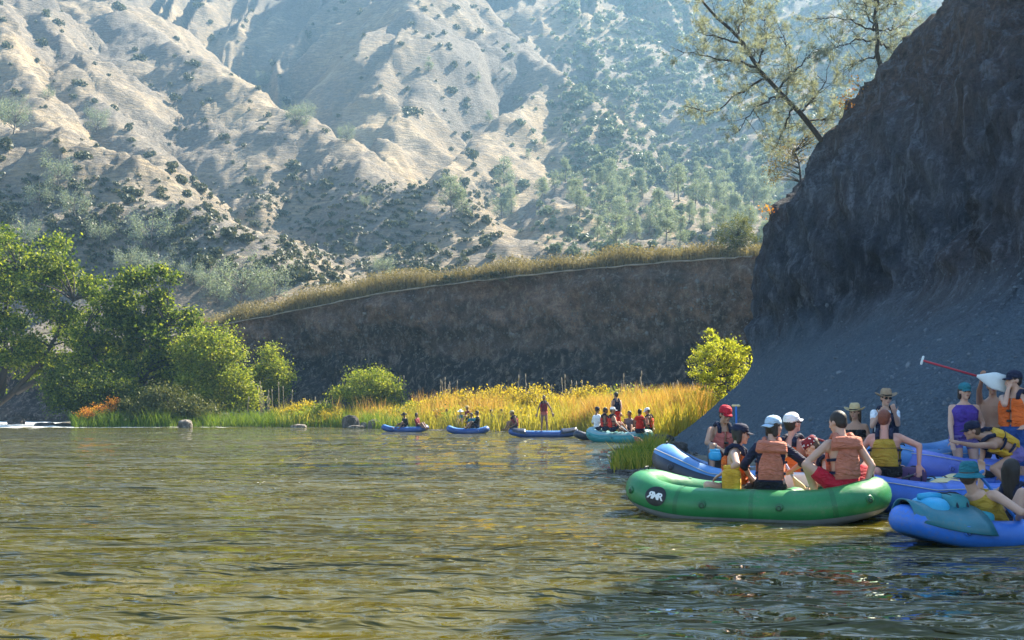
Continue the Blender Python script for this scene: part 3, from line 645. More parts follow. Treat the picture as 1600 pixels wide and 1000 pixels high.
sz = np.clip(np.exp(r.normal(.05, .42, len(H))), .45, 2.6) * np.interp(H[:, 1], [100, 250, 450], [.55, .85, 1.25]); order = np.argsort(-sz / H[:, 1]); stuff = []
for q, i in enumerate(order):
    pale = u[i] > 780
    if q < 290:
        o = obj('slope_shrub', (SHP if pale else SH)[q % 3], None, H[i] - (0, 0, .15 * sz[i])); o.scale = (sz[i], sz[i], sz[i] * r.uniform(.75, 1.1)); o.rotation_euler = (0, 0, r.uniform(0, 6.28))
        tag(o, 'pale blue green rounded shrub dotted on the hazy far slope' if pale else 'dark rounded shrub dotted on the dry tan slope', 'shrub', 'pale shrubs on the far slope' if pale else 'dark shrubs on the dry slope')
    else: stuff.append((i, pale))
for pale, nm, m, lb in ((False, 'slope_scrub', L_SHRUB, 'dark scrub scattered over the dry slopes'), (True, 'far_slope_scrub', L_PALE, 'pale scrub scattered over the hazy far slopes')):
    ps = []; base = [shrub_mesh('s', 60, None, 230 + j, .55) for j in range(4)]
    for i, pl in stuff:
        if pl == pale: V, Fc = base[i % 4]; a = r.uniform(0, 6.28); c, s_ = math.cos(a), math.sin(a); ps.append((V @ np.array([[c, s_, 0], [-s_, c, 0], [0, 0, 1]]) * sz[i] + H[i] - (0, 0, .15 * sz[i]), Fc))
    if not pale:     # the dense brown scrub low on the near spurs
        n = 2600; uu = r.uniform(-20, 790, n); vv = r.uniform(285, 450, n); okk = vnoise(uu / 40, vv / 30, 4) + .4 * r.random(n) > .5; HH = hill_hit(uu[okk], vv[okk]); HH = HH[~np.isnan(HH[:, 0])]
        b2 = [shrub_mesh('s', 26, None, 240 + j, .7) for j in range(4)]
        for j, p in enumerate(HH): V, Fc = b2[j % 4]; s_ = r.uniform(.25, .75); ps.append((V * s_ + p - (0, 0, .1), Fc))
    if ps: Vj, Fj = join(ps); tag(obj(nm, mesh_np(nm, Vj, Fj, m, False)), lb, None, kind='stuff')
# grey pines and oaks
def pine_meshes(seed, h=8.0, oak=False):
    r = np.random.default_rng(seed); mb = MB(); tr = curve3((0, 0, -.6), (r.normal() * .4, r.normal() * .4, h * .95), 0, 7, r); tube(mb, tr, np.linspace(.17, .03, 7), 5); C = []
    nb = 26
    for i in range(nb):
        t = r.uniform(.28, 1) if not oak else r.uniform(.2, .6); j = tr[int(t * 6)]; a = r.uniform(0, 6.28); L = h * (.10 + .24 * (1 - t)) * r.uniform(.6, 1.3) if not oak else h * r.uniform(.3, .5)
        e = j + np.array((math.cos(a) * L, math.sin(a) * L, L * (r.uniform(.2, .8) if not oak else r.uniform(.5, 1.3)))); p = curve3(j, e, .1 * L, 4, r); tube(mb, p, np.linspace(.06, .02, 4), 4)
        m = 80; C.append(e - (e - j) * r.uniform(0, .45, (m, 1)) + r.normal(size=(m, 3)) * h * (.05 if not oak else .065))
    C = np.concatenate(C); V, Fc = leaf_quads(C, .055 * h * .8, .35, .4, r); return mb.mesh('trunk', BARKG), mesh_np('crown', V, Fc, L_GREY, False)
PM = [pine_meshes(300 + i) for i in range(5)]; OM = [pine_meshes(320 + i, 8, True) for i in range(3)]
def place_tree(name, label, group, p, h, ms, rz):
    t = empty(name, p); t.scale = (h / 8,) * 3; t.rotation_euler = (0, 0, rz); obj('trunk', ms[0], t); obj('crown', ms[1], t); tag(t, label, 'tree', group)
px = [(706, 342, 72), (722, 345, 50), (790, 305, 62), (785, 345, 60), (800, 340, 50), (848, 322, 52), (826, 250, 20), (763, 195, 26), (670, 115, 26), (884, 285, 40), (850, 240, 20), (900, 330, 50), (868, 300, 36), (748, 130, 18)]
px += [(r.uniform(930, 1215), r.uniform(300, 395), r.uniform(34, 62)) for _ in range(58)] + [(r.uniform(880, 1010), r.uniform(268, 340), r.uniform(26, 44)) for _ in range(16)] + [(r.uniform(1040, 1190), r.uniform(255, 310), r.uniform(22, 36)) for _ in range(12)]
Hh = hill_hit([a[0] for a in px], [a[1] for a in px])
for i, (a, p) in enumerate(zip(px, Hh)):
    if not np.isnan(p[0]): place_tree('grey_pine', *(('pale pine standing apart on the bare ribs of the hazy slope', 'lone pines on the bare ribs') if i < 14 else ('pale blue green pine in the grove on the slope above the bluff', 'pines of the grove above the bluff')), p, a[2] / F_PX * p[1] * r.uniform(.9, 1.1), PM[i % 5], r.uniform(0, 6.28))
ox = [(372, 485, 92), (430, 478, 66), (340, 480, 60), (322, 470, 50), (405, 480, 45), (235, 395, 80), (90, 300, 60), (150, 215, 48), (75, 158, 26), (465, 205, 46), (540, 225, 34), (412, 140, 30), (160, 400, 55), (120, 350, 56), (60, 330, 50), (20, 215, 60), (10, 190, 40), (570, 330, 24), (600, 440, 45), (475, 200, 40), (40, 390, 60), (205, 440, 60), (250, 450, 60), (300, 460, 50)]
Ho = hill_hit([a[0] for a in ox], [a[1] for a in ox])
for i, (a, p) in enumerate(zip(ox, Ho)):
    if not np.isnan(p[0]): place_tree('grey_oak', *(('grey green oak with dark bare limbs on the terrace behind the bluff rim', 'oaks behind the bluff rim') if a[1] > 435 else ('thin grey green oak growing on the dry tan spur', 'oaks on the dry spurs')), p, a[2] / F_PX * p[1] * .95, OM[i % 3], r.uniform(0, 6.28))

# --- pines rooted in the edge of the near cliff
def cliff_pine(name, label, limbs, d, r0, ntuft, seed, nl=.24, lm=L_NEEDLE, cat='tree', twig=(.35, 1.0)):
    r = np.random.default_rng(seed); W3 = []
    for i, L in enumerate(limbs):
        q = np.array([P(u, v, d + (0 if i == 0 else dz)) for u, v, dz in L]); q, _ = resample(q, 14, 2); q[1:] += r.normal(size=q[1:].shape) * .035; W3.append(q)
    base = W3[0][0].copy(); root = empty(name, base); mb = MB(); tips = []
    for i, q in enumerate(W3):
        rr = np.linspace(r0, r0 * .3, 14) if i == 0 else np.linspace(r0 * .42, r0 * .08, 14); tube(mb, q - base, rr, 7 if i == 0 else 5)
        n = 26 if i == 0 else 22
        for _ in range(n):
            t = r.uniform(.12 if i else .25, 1); j = t * 13; a = q[int(j)]; dirn = norm(q[min(13, int(j) + 1)] - q[max(0, int(j) - 1)]); o = norm(dirn * r.uniform(.2, .9) + rand_dirs(1, r)[0] * np.array((1, 1, .8)) + (0, 0, r.uniform(-.3, .5)))
            L = r.uniform(*twig); e = a + o * L; p = curve3(a, e, r.uniform(-.1, .15) * L, 5, r); tube(mb, p - base, np.linspace(r0 * .10, r0 * .03, 5), 4); tips.append((p, norm(p[-1] - p[-2])))
            for _ in range(2):
                b = p[r.integers(1, 4)]; o2 = norm(o * .7 + rand_dirs(1, r)[0] * .8); e2 = b + o2 * L * .5; tube(mb, np.array([b, (b + e2) / 2 + (0, 0, .02), e2]) - base, [r0 * .05, r0 * .04, r0 * .02], 3); tips.append((np.array([b, (b + e2) / 2, e2]), o2))
    part('trunk', mb, BARK, root)
    V, Fc = [], []; n = 0; ks = r.integers(0, len(tips), ntuft); C = []; A = []
    for k in ks:
        p, o = tips[k]; t = r.uniform(.45, 1) ** .6; C.append(p[0] + (p[-1] - p[0]) * t + r.normal(size=3) * .04); A.append(o)
    C = np.array(C); A = np.array(A); m = 9
    Cn = np.repeat(C, m, 0); D = np.repeat(A, m, 0) * .7 + rand_dirs(len(Cn), r); D /= np.linalg.norm(D, axis=1)[:, None]; L = nl * r.uniform(.6, 1.2, len(Cn)); s = np.cross(D, rand_dirs(len(Cn), r)); s /= np.linalg.norm(s, axis=1)[:, None]
    tipp = Cn + D * L[:, None]; w = .006; V = np.stack([Cn - s * w, Cn + s * w, tipp + s * w * .3, tipp - s * w * .3], 1).reshape(-1, 3) - base
    obj('needles', mesh_np('needles', V, np.arange(len(V)).reshape(-1, 4), lm, False), root); return tag(root, label, cat)
pa = cliff_at(1288, 222); dP = float(pa[1]) + .3
cliff_pine('leaning_pine', 'thin grey pine leaning out from the cliff edge over the valley', [
    [(1300, 240, 0), (1262, 190, 0), (1225, 150, 0), (1195, 118, 0), (1170, 82, 0), (1148, 55, 0), (1116, 25, 0), (1090, -10, 0), (1070, -40, 0)],
    [(1196, 118, 0), (1174, 99, -.5), (1127, 90, -1), (1092, 85, -1), (1058, 78, -1)], [(1198, 122, 0), (1167, 136, .6), (1127, 167, 1), (1104, 177, 1), (1072, 165, 1)],
    [(1225, 150, 0), (1201, 153, -.8), (1171, 180, -1.2), (1148, 210, -1.4)], [(1228, 152, 0), (1236, 110, 1), (1226, 60, 1.4), (1215, 40, 1.5)], [(1250, 176, 0), (1285, 140, 1), (1296, 100, 1.2)],
    [(1262, 190, 0), (1300, 185, 1.2), (1330, 165, 1.8)], [(1184, 100, 0), (1200, 60, 1), (1195, 25, 1.4)], [(1160, 70, 0), (1130, 60, .5), (1085, 50, .8)], [(1215, 140, 0), (1255, 95, -1), (1275, 75, -1.2)],
    [(1240, 165, 0), (1225, 200, .8), (1210, 235, 1.0)], [(1150, 57, 0), (1165, 20, .6), (1160, -10, .6)]], dP, .095, 3300, 71, .15)
pb = cliff_at(1374, 96)
cliff_pine('upright_pine', 'grey pine with spreading bare limbs standing higher on the cliff edge', [
    [(1376, 104, 0), (1369, 60, 0), (1370, 20, 0), (1371, -20, 0), (1372, -60, 0)], [(1366, 48, 0), (1330, 32, .5), (1295, 26, .8), (1262, 32, 1)], [(1368, 62, 0), (1325, 65, -.6), (1288, 82, -1)], [(1370, 82, 0), (1340, 100, .5), (1305, 112, .8)],
    [(1370, 18, 0), (1400, 4, .6), (1425, -12, .8)], [(1366, 46, 0), (1352, 12, .6), (1344, -22, .8)], [(1369, 46, 0), (1402, 46, 1), (1424, 32, 1.3)], [(1371, 0, 0), (1335, -10, .8), (1300, -15, 1)], [(1369, 66, 0), (1392, 76, 1.2), (1405, 66, 1.4)]], float(pb[1]) + .4, .08, 1300, 72, .15)
pc = cliff_at(1232, 268)
blob_tree('twiggy_shrub', 'thin twiggy olive shrub clinging to the cliff edge below the leaning pine', 'shrub', pc - (0, 0, .1), pxblobs(float(pc[1]) + .4, (1225, 245, 28, 28), (1250, 230, 24, 22), (1212, 272, 14, 16), (1278, 205, 22, 18)), L_DRY, 1700, .075, tr=.05, clump=.16, nbr=80, seed=75, stem='stem')
for (u, v, rr) in ((1338, 132, 9), (1322, 160, 9), (1198, 330, 8)):
    pc = cliff_at(u + 6, v + 14); blob_tree('orange_sprig', 'small orange leaved sprig growing from the cliff edge', 'shrub', pc, pxblobs(float(pc[1]) + .2, (u, v, rr, rr * 1.3)), L_ORANGE, 60, .08, tr=.02, clump=.11, nbr=12, seed=int(u), stem='stem', group='orange sprigs on the cliff edge')

# --- rocks at the waterline
def rock(u, v, d, w, h, label, seed, m, dz=0):
    r = np.random.default_rng(seed); b = P(u, v, d); b[2] = 0; rings = []; k, mm = 18, 11; k2 = d / F_PX; W2, H2 = w * k2 / 2, h * k2
    for j in range(mm):
        ph = -PI / 2 + PI * (j + .03) / (mm - 1 + .06); th = np.arange(k) * 2 * PI / k; x, y, z = np.cos(ph) * np.cos(th), np.cos(ph) * np.sin(th), np.sin(ph) + 0 * th
        sp = lambda a: np.sign(a) * np.abs(a) ** .75; n = 1 + .28 * fbm(x * 1.6 + seed, y * 1.6 + z * 1.7, 3, seed)
        rings.append(np.stack([sp(x) * W2 * n, sp(y) * W2 * .7 * n, sp(z) * H2 * .8 * n + H2 * .25], 1))
    mb = MB(); loft(mb, rings); o = part('rock', mb, m, None, False); o.location = b + (0, 0, dz); return tag(o, label, 'rock')
RK = m_rock('river_rock', (.10, .09, .075), (.22, .19, .16), (.38, .33, .27), (1, 1, 1), 1.6, (.45, .42, .36), .06, .6); RKD = m_rock('dark_rock', (.05, .045, .04), (.11, .095, .085), (.2, .17, .15), (1, 1, 1), 1.6, (.3, .28, .25), .05, .6)
rock(549, 668, 76.5, 28, 21, 'large dark brown boulder at the water edge by the blue kayak', 1, RKD); rock(571, 668, 76, 16, 9, 'low pale rock at the water edge next to the dark boulder', 2, RK); rock(587, 668, 75, 22, 13, 'rounded tan rock between the boulder and the nearest kayak', 3, RK); rock(556, 670, 75.5, 24, 5, 'flat pale slab lying in front of the dark boulder', 4, RK)
rock(290, 671, 77.5, 22, 12, 'pointed two tone rock standing in the river below the alders', 5, RK); rock(467, 668, 78, 24, 5, 'flat pale rock awash beside the green grass', 6, RK); rock(70, 668, 84, 30, 6, 'dark wet rock in the white water', 7, RKD); rock(25, 660, 92, 26, 12, 'dark rock under the arching alder limb', 8, RKD); rock(100, 667, 85, 30, 5, 'low dark rock at the end of the rapid', 9, RKD)
rock(1035, 700, 35, 40, 16, 'dark slab of rock on the spit between the grass and the cliff', 10, RKD, .15); rock(1060, 712, 30, 34, 12, 'grey rock at the cliff foot behind the navy raft', 11, RKD, .2); rock(985, 744, 21.9, 36, 7, 'dark wet rock at the tip of the gravel spit', 12, RKD)
rock(640, 640, 79, 40, 9, 'pale sunlit boulder half buried in the yellow scrub', 13, RK, 1.0); rock(1430, 730, 19, 70, 36, 'big rounded grey green boulder at the scree foot behind the blue rafts', 14, M_CLIFF)
# gravel of the spit
mb = MB(); r = np.random.default_rng(90); Bp = scatter_bank(2600, 950, 1180, 19.5, 36, -.15, 1.6, 37)
for p in Bp[:900]:
    s = r.uniform(.02, .07); a = norm(r.normal(size=3)); b_ = norm(np.cross(a, r.normal(size=3))); ellipsoid(mb, p + (0, 0, .02), [a * s * 1.3, b_ * s, np.cross(a, b_) * s * .7], 5, 4)
tag(part('gravel', mb, RKD, None, False), 'dark gravel on the spit', None, kind='stuff')
# ------------------------------------------------------------------ rafts, kayaks, paddles, bags
def rubber(name, c, var=.10):
    """coated raft fabric: sun-faded patches, scuffs and dried silt"""
    if name in MATS: return MATS[name]
    N = NT(name); v = N.n('TexCoord').outputs['Object']; big = N.noise(v, 1.7, 5, .65); fine = N.noise(v, 22, 5, .75); mp = N.n('Mapping'); N.l(v, mp.inputs[0]); mp.inputs['Scale'].default_value = (3, 3, 14); sc = N.noise(mp.outputs[0], 3.0, 6, .8)
    k = N.ramp(big, [(.3, tuple(x * .72 for x in c)), (.7, tuple(min(1, x * 1.25 + .006) for x in c))])
    k = N.mix(N.ramp(sc, [(.60, 0.0), (.72, .45)]), k, tuple(min(1, x * .6 + .16) for x in c)); k = N.mix(N.ramp(N.math('MULTIPLY', fine, big), [(.30, 0.0), (.42, .35)]), k, (.20, .17, .12))
    N.l(k, N.b.inputs['Base Color']); N.l(N.ramp(sc, [(.35, .30), (.7, .62)]), N.b.inputs['Roughness']); N.b.inputs['Specular IOR Level'].default_value = .5
    h = N.bump(N.noise(v, 5, 3), .25, .015); h = N.bump(fine, .15, .003, h); N.l(h, N.b.inputs['Normal']); MATS[name] = N.m; return N.m
M_BLACK = mat('black_rubber', (.012, .012, .014), .5); M_GREYR = rubber('grey_rubber', (.24, .25, .26)); M_WHITE = mat('white_plastic', (.75, .75, .72), .45, .05)
M_ROPE = mat('pale_rope', (.45, .43, .38), .9); M_STRAP = mat('navy_webbing', (.012, .016, .035), .8)
class Tube:
    """closed inflated tube: superellipse centre line with upturned ends"""
    def __init__(s, L, W, r, z0, kl, kr, n, taper=0.0):
        s.r = r; s.L, s.W = L, W; ph = np.linspace(0, 2 * PI, 900)
        sp = lambda a: np.sign(a) * np.abs(a) ** (2 / n)
        x = (L / 2 - r) * sp(np.cos(ph)); y = (W / 2 - r) * sp(np.sin(ph)); f = np.abs(x) / (L / 2 - r); z = z0 + np.where(x < 0, kl, kr) * np.clip((f - .35) / .65, 0, 1) ** 2.2
        c = np.stack([x, y, z], 1); ll = np.r_[0, np.cumsum(np.linalg.norm(np.diff(c, axis=0), axis=1))]; s.len = ll[-1]; t = np.linspace(0, s.len, 121)[:-1]
        s.c = np.stack([np.interp(t, ll, c[:, i]) for i in range(3)], 1); s.rr = r * (1 - taper * np.clip((np.abs(s.c[:, 0]) / (L / 2 - r) - .8) / .2, 0, 1))
        T = np.roll(s.c, -1, 0) - np.roll(s.c, 1, 0); T /= np.linalg.norm(T, axis=1)[:, None]; s.N = np.cross(T, (0, 0, 1.)); s.N /= np.linalg.norm(s.N, axis=1)[:, None]; s.B = np.cross(s.N, T); s.T = T
    def at(s, t, ang, off=0):
        """t in metres along the tube, ang in radians from outward horizontal up"""
        t = np.asarray(t, float) / s.len * 120 % 120; i = np.floor(t).astype(int) % 120; j = (i + 1) % 120; f = (t - np.floor(t))[..., None]; mix = lambda A: A[i] * (1 - f) + A[j] * f
        ang = np.asarray(ang, float)[..., None]; rr = (s.rr[i] * (1 - f[..., 0]) + s.rr[j] * f[..., 0])[..., None]
        return mix(s.c) + (rr + off) * (np.cos(ang) * mix(s.N) + np.sin(ang) * mix(s.B))
    def tof(s, x, y): return float(np.argmin(np.hypot(s.c[:, 0] - x, s.c[:, 1] - y))) * s.len / 120
    def strip(s, mb, t0, t1, a0, a1, nt, na, off):
        Tt, Aa = np.meshgrid(np.linspace(t0, t1, nt), np.linspace(a0, a1, na), indexing='ij'); return mb.add(s.at(Tt, Aa, off).reshape(-1, 3), [tuple(f) for f in grid_faces(nt, na)])
    def mesh(s):
        mb = MB(); k = 18; th = np.arange(k) * 2 * PI / k; Tt, Aa = np.meshgrid(np.arange(120) * s.len / 120, th, indexing='ij'); V = s.at(Tt, Aa).reshape(-1, 3); a = np.arange(120)[:, None]; b = np.arange(k)[None]
        return mb.add(V, [tuple(f) for f in np.stack([a * k + b, ((a + 1) % 120) * k + b, ((a + 1) % 120) * k + (b + 1) % k, a * k + (b + 1) % k], -1).reshape(-1, 4)])
def boat(name, label, cat, cx, cy, ang, L, W, r, z0, kl, kr, n, m, mfloor=None, skin=None, thw=(), group=None, rings=6, rope=True, seam=None, deck=None, taper=0., tilt=0., top=None, topa=28):
    root = empty(name, (cx, cy, 0)); root.rotation_euler = (tilt, 0, math.radians(ang)); t = Tube(L, W, r, z0, kl, kr, n, taper); hull = part('tube', t.mesh(), m, root)
    if skin: mb = MB(); t.strip(mb, 0, t.len, math.radians(-110), math.radians(-32), 121, 7, .005); part('bottom_skin', mb, skin, root)
    if top: mb = MB(); t.strip(mb, 0, t.len, math.radians(topa), math.radians(125), 121, 8, .005); part('top_chafer', mb, top, root)
    mb = MB(); ws = [];  # floor
    for x in np.linspace(-L / 2 + r, L / 2 - r, 15):
        f = min(1, abs(x) / (L / 2 - r)); w = (W / 2 - r) * (max(0, 1 - f ** n)) ** (1 / n); zz = z0 - r * .35 + (kl if x < 0 else kr) * max(0, (f - .35) / .65) ** 2.2
        ws.append([(x, y * w, zz + .02 * math.cos(y * 9)) for y in np.linspace(-1, 1, 13)])
    mb.add(np.array(ws).reshape(-1, 3), [tuple(q) for q in grid_faces(15, 13)]); part('floor', mb, mfloor or M_GREYR, root)
    for x in thw:
        mb = MB(); w = W / 2 - r * 1.3; tube(mb, [(x, y, z0 + r * .3) for y in np.linspace(-w, w, 7)], r * .72, 14); part('thwart', mb, m, root)
    for i in range(rings):       # lashing rings on round patches
        tt = t.len * (i + .5) / rings; mb = MB(); cen = t.at(tt, .15, .004); nrm = norm(t.at(tt, .15, .1) - cen); a = norm(np.cross(nrm, (0, 0, 1))); b = np.cross(a, nrm); th = np.arange(14) * 2 * PI / 14
        rings_ = [cen + (np.cos(th)[:, None] * a + np.sin(th)[:, None] * b) * q + nrm * h for q, h in ((.05, -.012), (.05, .004), (.035, .007), (.001, .008))]; loft(mb, rings_); d = part('ring_patch', mb, seam or m, root)
        mb = MB(); c2 = cen + nrm * .012 - b * .012; tube(mb, [c2 + (a * math.cos(q) + b * math.sin(q)) * .024 for q in np.linspace(0, 2 * PI, 13)], .004, 5, False); part('ring', mb, M_BLACK, d)
    if seam:
        for i in range(8):
            tt = t.len * i / 8 + .1; mb = MB(); t.strip(mb, tt, tt + .05, -1.9, 1.9, 2, 22, .003); part('seam_tape', mb, seam, root)
    if rope:
        mb = MB(); tt = np.arange(0, t.len, .06); sag = .28 + .16 * np.abs(np.sin(tt / t.len * rings * PI)); tube(mb, t.at(tt, sag + .35, .012), .006, 4, False); part('grab_line', mb, M_ROPE, root)
    for sx in (-1, 1):
        if deck:
            mb = MB(); rows = []; xs = np.linspace(.52, .97, 9)
            for f in xs:
                w = (W / 2 + .012) * max(.02, 1 - f ** n) ** (1 / n) + .05; zz = z0 + r + (kl if sx < 0 else kr) * max(0, (f - .35) / .65) ** 2.2
                rows.append([(sx * f * (L / 2 - r * .35), y * w, zz + .035 + (.15 if r < .15 else .09) * (1 - abs(y) ** 1.4) * (1.25 - f) - .16 * y ** 4) for y in np.linspace(-1, 1, 13)])
            mb.add(np.array(rows).reshape(-1, 3), [tuple(q) for q in grid_faces(9, 13)]); dk = part('spray_deck', mb, deck, root)
            sol = dk.modifiers.new('thickness', 'SOLIDIFY'); sol.thickness = .012
        mb = MB(); x = sx * (L / 2 - r); zt = z0 + r + (kl if sx < 0 else kr); tube(mb, [(x, -.09, zt - .01), (x, -.07, zt + .035), (x, .07, zt + .035), (x, .09, zt - .01)], .011, 6); part('carry_handle', mb, M_BLACK, root)
    return tag(root, label, cat, group), t
G_GREEN = rubber('green_raft_rubber', (.012, .17, .045)); G_GREEND = rubber('green_seam', (.009, .125, .033))
G_BLUE = rubber('blue_raft_rubber', (.02, .11, .46)); G_BLUED = rubber('blue_seam', (.016, .085, .36)); G_NAVY = rubber('navy_raft_rubber', (.014, .022, .05)); G_LB = rubber('light_blue_rubber', (.07, .22, .48))
G_TEAL = rubber('teal_raft_rubber', (.01, .22, .24)); G_TEALD = rubber('teal_deck', (.012, .13, .17)); G_KAY = rubber('kayak_blue', (.018, .13, .50)); G_FAR = rubber('far_kayak_blue', (.014, .06, .24)); G_VIO = rubber('violet_blue_rubber', (.10, .15, .50))
GR, GT = boat('paddle_raft', 'green inflatable raft with a round black badge full of paddlers', 'raft', 3.0, 13.45, -24, 3.2, 1.7, .215, .145, .17, .14, 3.2, G_GREEN, skin=M_GREYR, thw=(-.45, .5), seam=G_GREEND, rings=8, rope=False)
# badge on the near side of the bow
def badge(root, T, t0, a0):
    mb = MB(); R_ = .125; th = np.arange(32) * 2 * PI / 32
    V = [T.at(np.full(32, t0) + np.cos(th) * R_ * q, a0 + np.sin(th) * R_ * q / T.r, .006) for q in (1.0, .75, .5, .25, .02)]; mb.add(np.concatenate(V), [tuple(f) for f in grid_faces(5, 32, True)]); bd = part('badge', mb, M_BLACK, root)
    for ch, cx, flip, sc in (('R', -.070, True, .098), ('M', .0, False, .098), ('R', .070, False, .098)):
        cu = bpy.data.curves.new('t', 'FONT'); cu.body = ch; cu.align_x = 'CENTER'; cu.size = 1.0; cu.resolution_u = 3; cu.offset = .03; to = bpy.data.objects.new('t', cu); COL.objects.link(to); bpy.context.view_layer.update()
        me = bpy.data.meshes.new_from_object(to.evaluated_get(bpy.context.evaluated_depsgraph_get())); V = np.array([v.co[:] for v in me.vertices]); Fc = [tuple(p.vertices) for p in me.polygons]; bpy.data.objects.remove(to); bpy.data.curves.remove(cu); bpy.data.meshes.remove(me)
        V[:, 0] -= (V[:, 0].min() + V[:, 0].max()) / 2; V[:, 1] -= .36; V *= sc * 1.12
        if flip: V[:, 0] *= -1
        x = V[:, 0] + cx * .92; y = V[:, 1] * 1.05 + x * .0; m2 = MB(); m2.add(T.at(t0 + x * SGN, a0 + y / T.r, .010), Fc); part('letter', m2, M_WHITE, bd, False)
SGN = 1.0
tb = GT.tof(-1.02, -.62); SGN = 1.0 if GT.T[int(tb / GT.len * 120) % 120][0] > 0 else -1.0
badge(GR, GT, tb, .30)
NV, _ = boat('navy_raft', 'navy and light blue raft nosed onto the gravel behind the green raft', 'raft', 3.95, 16.2, -9, 3.7, 1.7, .22, .20, .36, .1, 3.0, G_NAVY, thw=(-.3, .6), top=G_LB, rings=8)
BR, _ = boat('gear_raft', 'large blue raft loaded with paddles and bags beside the green raft', 'raft', 6.25, 14.45, 7, 4.0, 1.75, .23, .14, .12, .12, 3.2, G_BLUE, thw=(-.5, .6), seam=G_BLUED, rings=8)
VR, _ = boat('violet_raft', 'violet blue raft pulled up on the shore behind the loaded blue raft', 'raft', 7.2, 16.55, 24, 3.8, 1.7, .22, .36, .18, .1, 3.0, G_VIO, thw=(-.5, .5), rings=6)
LR, _ = boat('sky_blue_kayak', 'sky blue inflatable lying stacked across the violet raft', 'kayak', 6.15, 16.4, 38, 2.6, .95, .17, .58, .12, .12, 2.2, G_LB, rings=6, tilt=.1)
KY, KT = boat('inflatable_kayak', 'bright blue inflatable kayak with a teal bow cover paddled by two people', 'kayak', 5.25, 10.95, 17, 3.3, .92, .142, .085, .16, .10, 2.3, G_KAY, deck=G_TEALD, rings=6, rope=False)
far = [('blue kayak with two slumped paddlers drifting beside the tan rocks', 633, 63, 2, 2.75, .85), ('blue kayak with one dark figure perched on its end', 731, 58.5, -4, 2.35, .85), ('long blue kayak with a standing paddler', 849, 51.5, -2, 3.35, .9)]
for lb, u, d, a, L, W_ in far: boat('inflatable_kayak', lb, 'kayak', *P(u, 0, d)[:2], a, L, W_, .17, .12, .15, .13, 2.3, G_FAR, mfloor=G_LB, rings=4, rope=False, deck=G_NAVY if u > 840 else None, top=G_LB, topa=62)
TR, _ = boat('teal_raft', 'teal raft full of people in red life jackets by the golden grass', 'raft', *P(968, 0, 43.2)[:2], -28, 2.75, 1.5, .24, .17, .2, .12, 3.0, G_TEAL, thw=(-.3, .5), rings=6, top=rubber('pale_teal', (.16, .34, .36)))
boat('dark_blue_kayak', 'dark blue kayak bow poking out behind the teal raft', 'kayak', *P(940, 0, 47)[:2], 20, 2.6, .85, .16, .12, .14, .12, 2.3, G_NAVY, rings=4, rope=False)
def paddle(label, a, b, col, shaft, group=None, bl=.50, bw=.21, nrm=(0, -1, 0), grip=None):
    """a: grip end, b: blade tip"""
    a = np.asarray(a, float); b = np.asarray(b, float); t = norm(b - a); s = norm(np.cross(t, nrm)); n = np.cross(s, t); root = empty('paddle', a); mb = MB(); e = b - t * bl * .75; tube(mb, [np.zeros(3), (e - a) * .5, e - a], .016, 8); part('shaft', mb, shaft, root)
    mb = MB(); capsule(mb, -s * .05, s * .05, .018, .018, 8); part('grip', mb, grip or col, root)
    mb = MB(); rg = []; th = np.arange(12) * 2 * PI / 12
    for q in np.linspace(0, 1, 12):
        w = bw / 2 * min(1, (q * 2.1 + .12)) * (1 - max(0, (q - .82) / .18) ** 2 * .75); c = (b - a) - t * bl * (1 - q) + n * .03 * math.sin(q * PI)
        rg.append(c + np.cos(th)[:, None] * s * w + np.sin(th)[:, None] * n * (.016 * (1 - q) + .005))
    loft(mb, rg); bd = part('blade', mb, col, root); mb = MB(); c0 = (b - a) - t * bl * .98; c1 = (b - a) - t * bl * .25; tube(mb, [c0 - n * .012, (c0 + c1) / 2 - n * .02, c1 - n * .004], [.014, .01, .003], 6); part('rib', mb, col, bd)
    return tag(root, label, 'paddle', group)
PB_W = mat('pale_blade', (.62, .68, .68), .4, .06); PB_Y = mat('yellow_blade', (.62, .50, .24), .5, .1); SH_B = mat('blue_shaft', (.02, .13, .42), .4); SH_R = mat('red_shaft', (.36, .03, .05), .4); SH_D = mat('dark_shaft', (.03, .03, .035), .4); PB_B = mat('blue_blade', (.03, .17, .5), .4)
paddle('red shafted paddle with a white blade held high against the cliff', P(1441, 563, 15.7), P(1584, 604, 15.7), PB_W, SH_R, bl=.56, bw=.25)
paddle('blue paddle standing upright with a yellow grip behind the red capped man', P(1150, 634, 16.75), P(1152, 728, 16.6), PB_B, SH_B, grip=PB_Y)
paddle('paddle with a pale wooden blade lying across the green raft tube', P(1222, 752, 13.4), P(1100, 771, 13.22), PB_Y, SH_D, bl=.52, bw=.19, nrm=(0, -.6, .8))
paddle('blue and white paddle held by the navy shirted paddler', P(1222, 716, 13.3), P(1262, 785, 13.25), PB_Y, rubber('pale_blue_shaft', (.30, .38, .55)), bl=.36, bw=.13)
paddle('bright blue paddle dipped beside the kayak', P(1529, 741, 10.75), P(1640, 872, 10.45), PB_B, SH_B)
for i, (u0, v0, u1, v1, d, lb) in enumerate(((1395, 762, 1500, 751, 14.1, 'wooden looking paddle lying lowest in the loaded blue raft'), (1402, 752, 1520, 745, 14.5, 'tan paddle lying under the purple bag in the blue raft'), (1430, 742, 1350, 764, 14.0, 'maroon paddle resting on the thwart of the blue raft'))):
    paddle(lb, P(u0, v0, d), P(u1, v1, d + .3), PB_Y if i < 2 else mat('maroon_blade', (.12, .03, .06), .5), SH_D if i else PB_Y, nrm=(0, -.2, 1))
paddle('maroon paddle propped on the sky blue inflatable', P(1470, 708, 16.0), P(1425, 745, 15.8), mat('maroon_blade', (.12, .03, .06), .5), mat('maroon_shaft', (.10, .02, .04), .5))
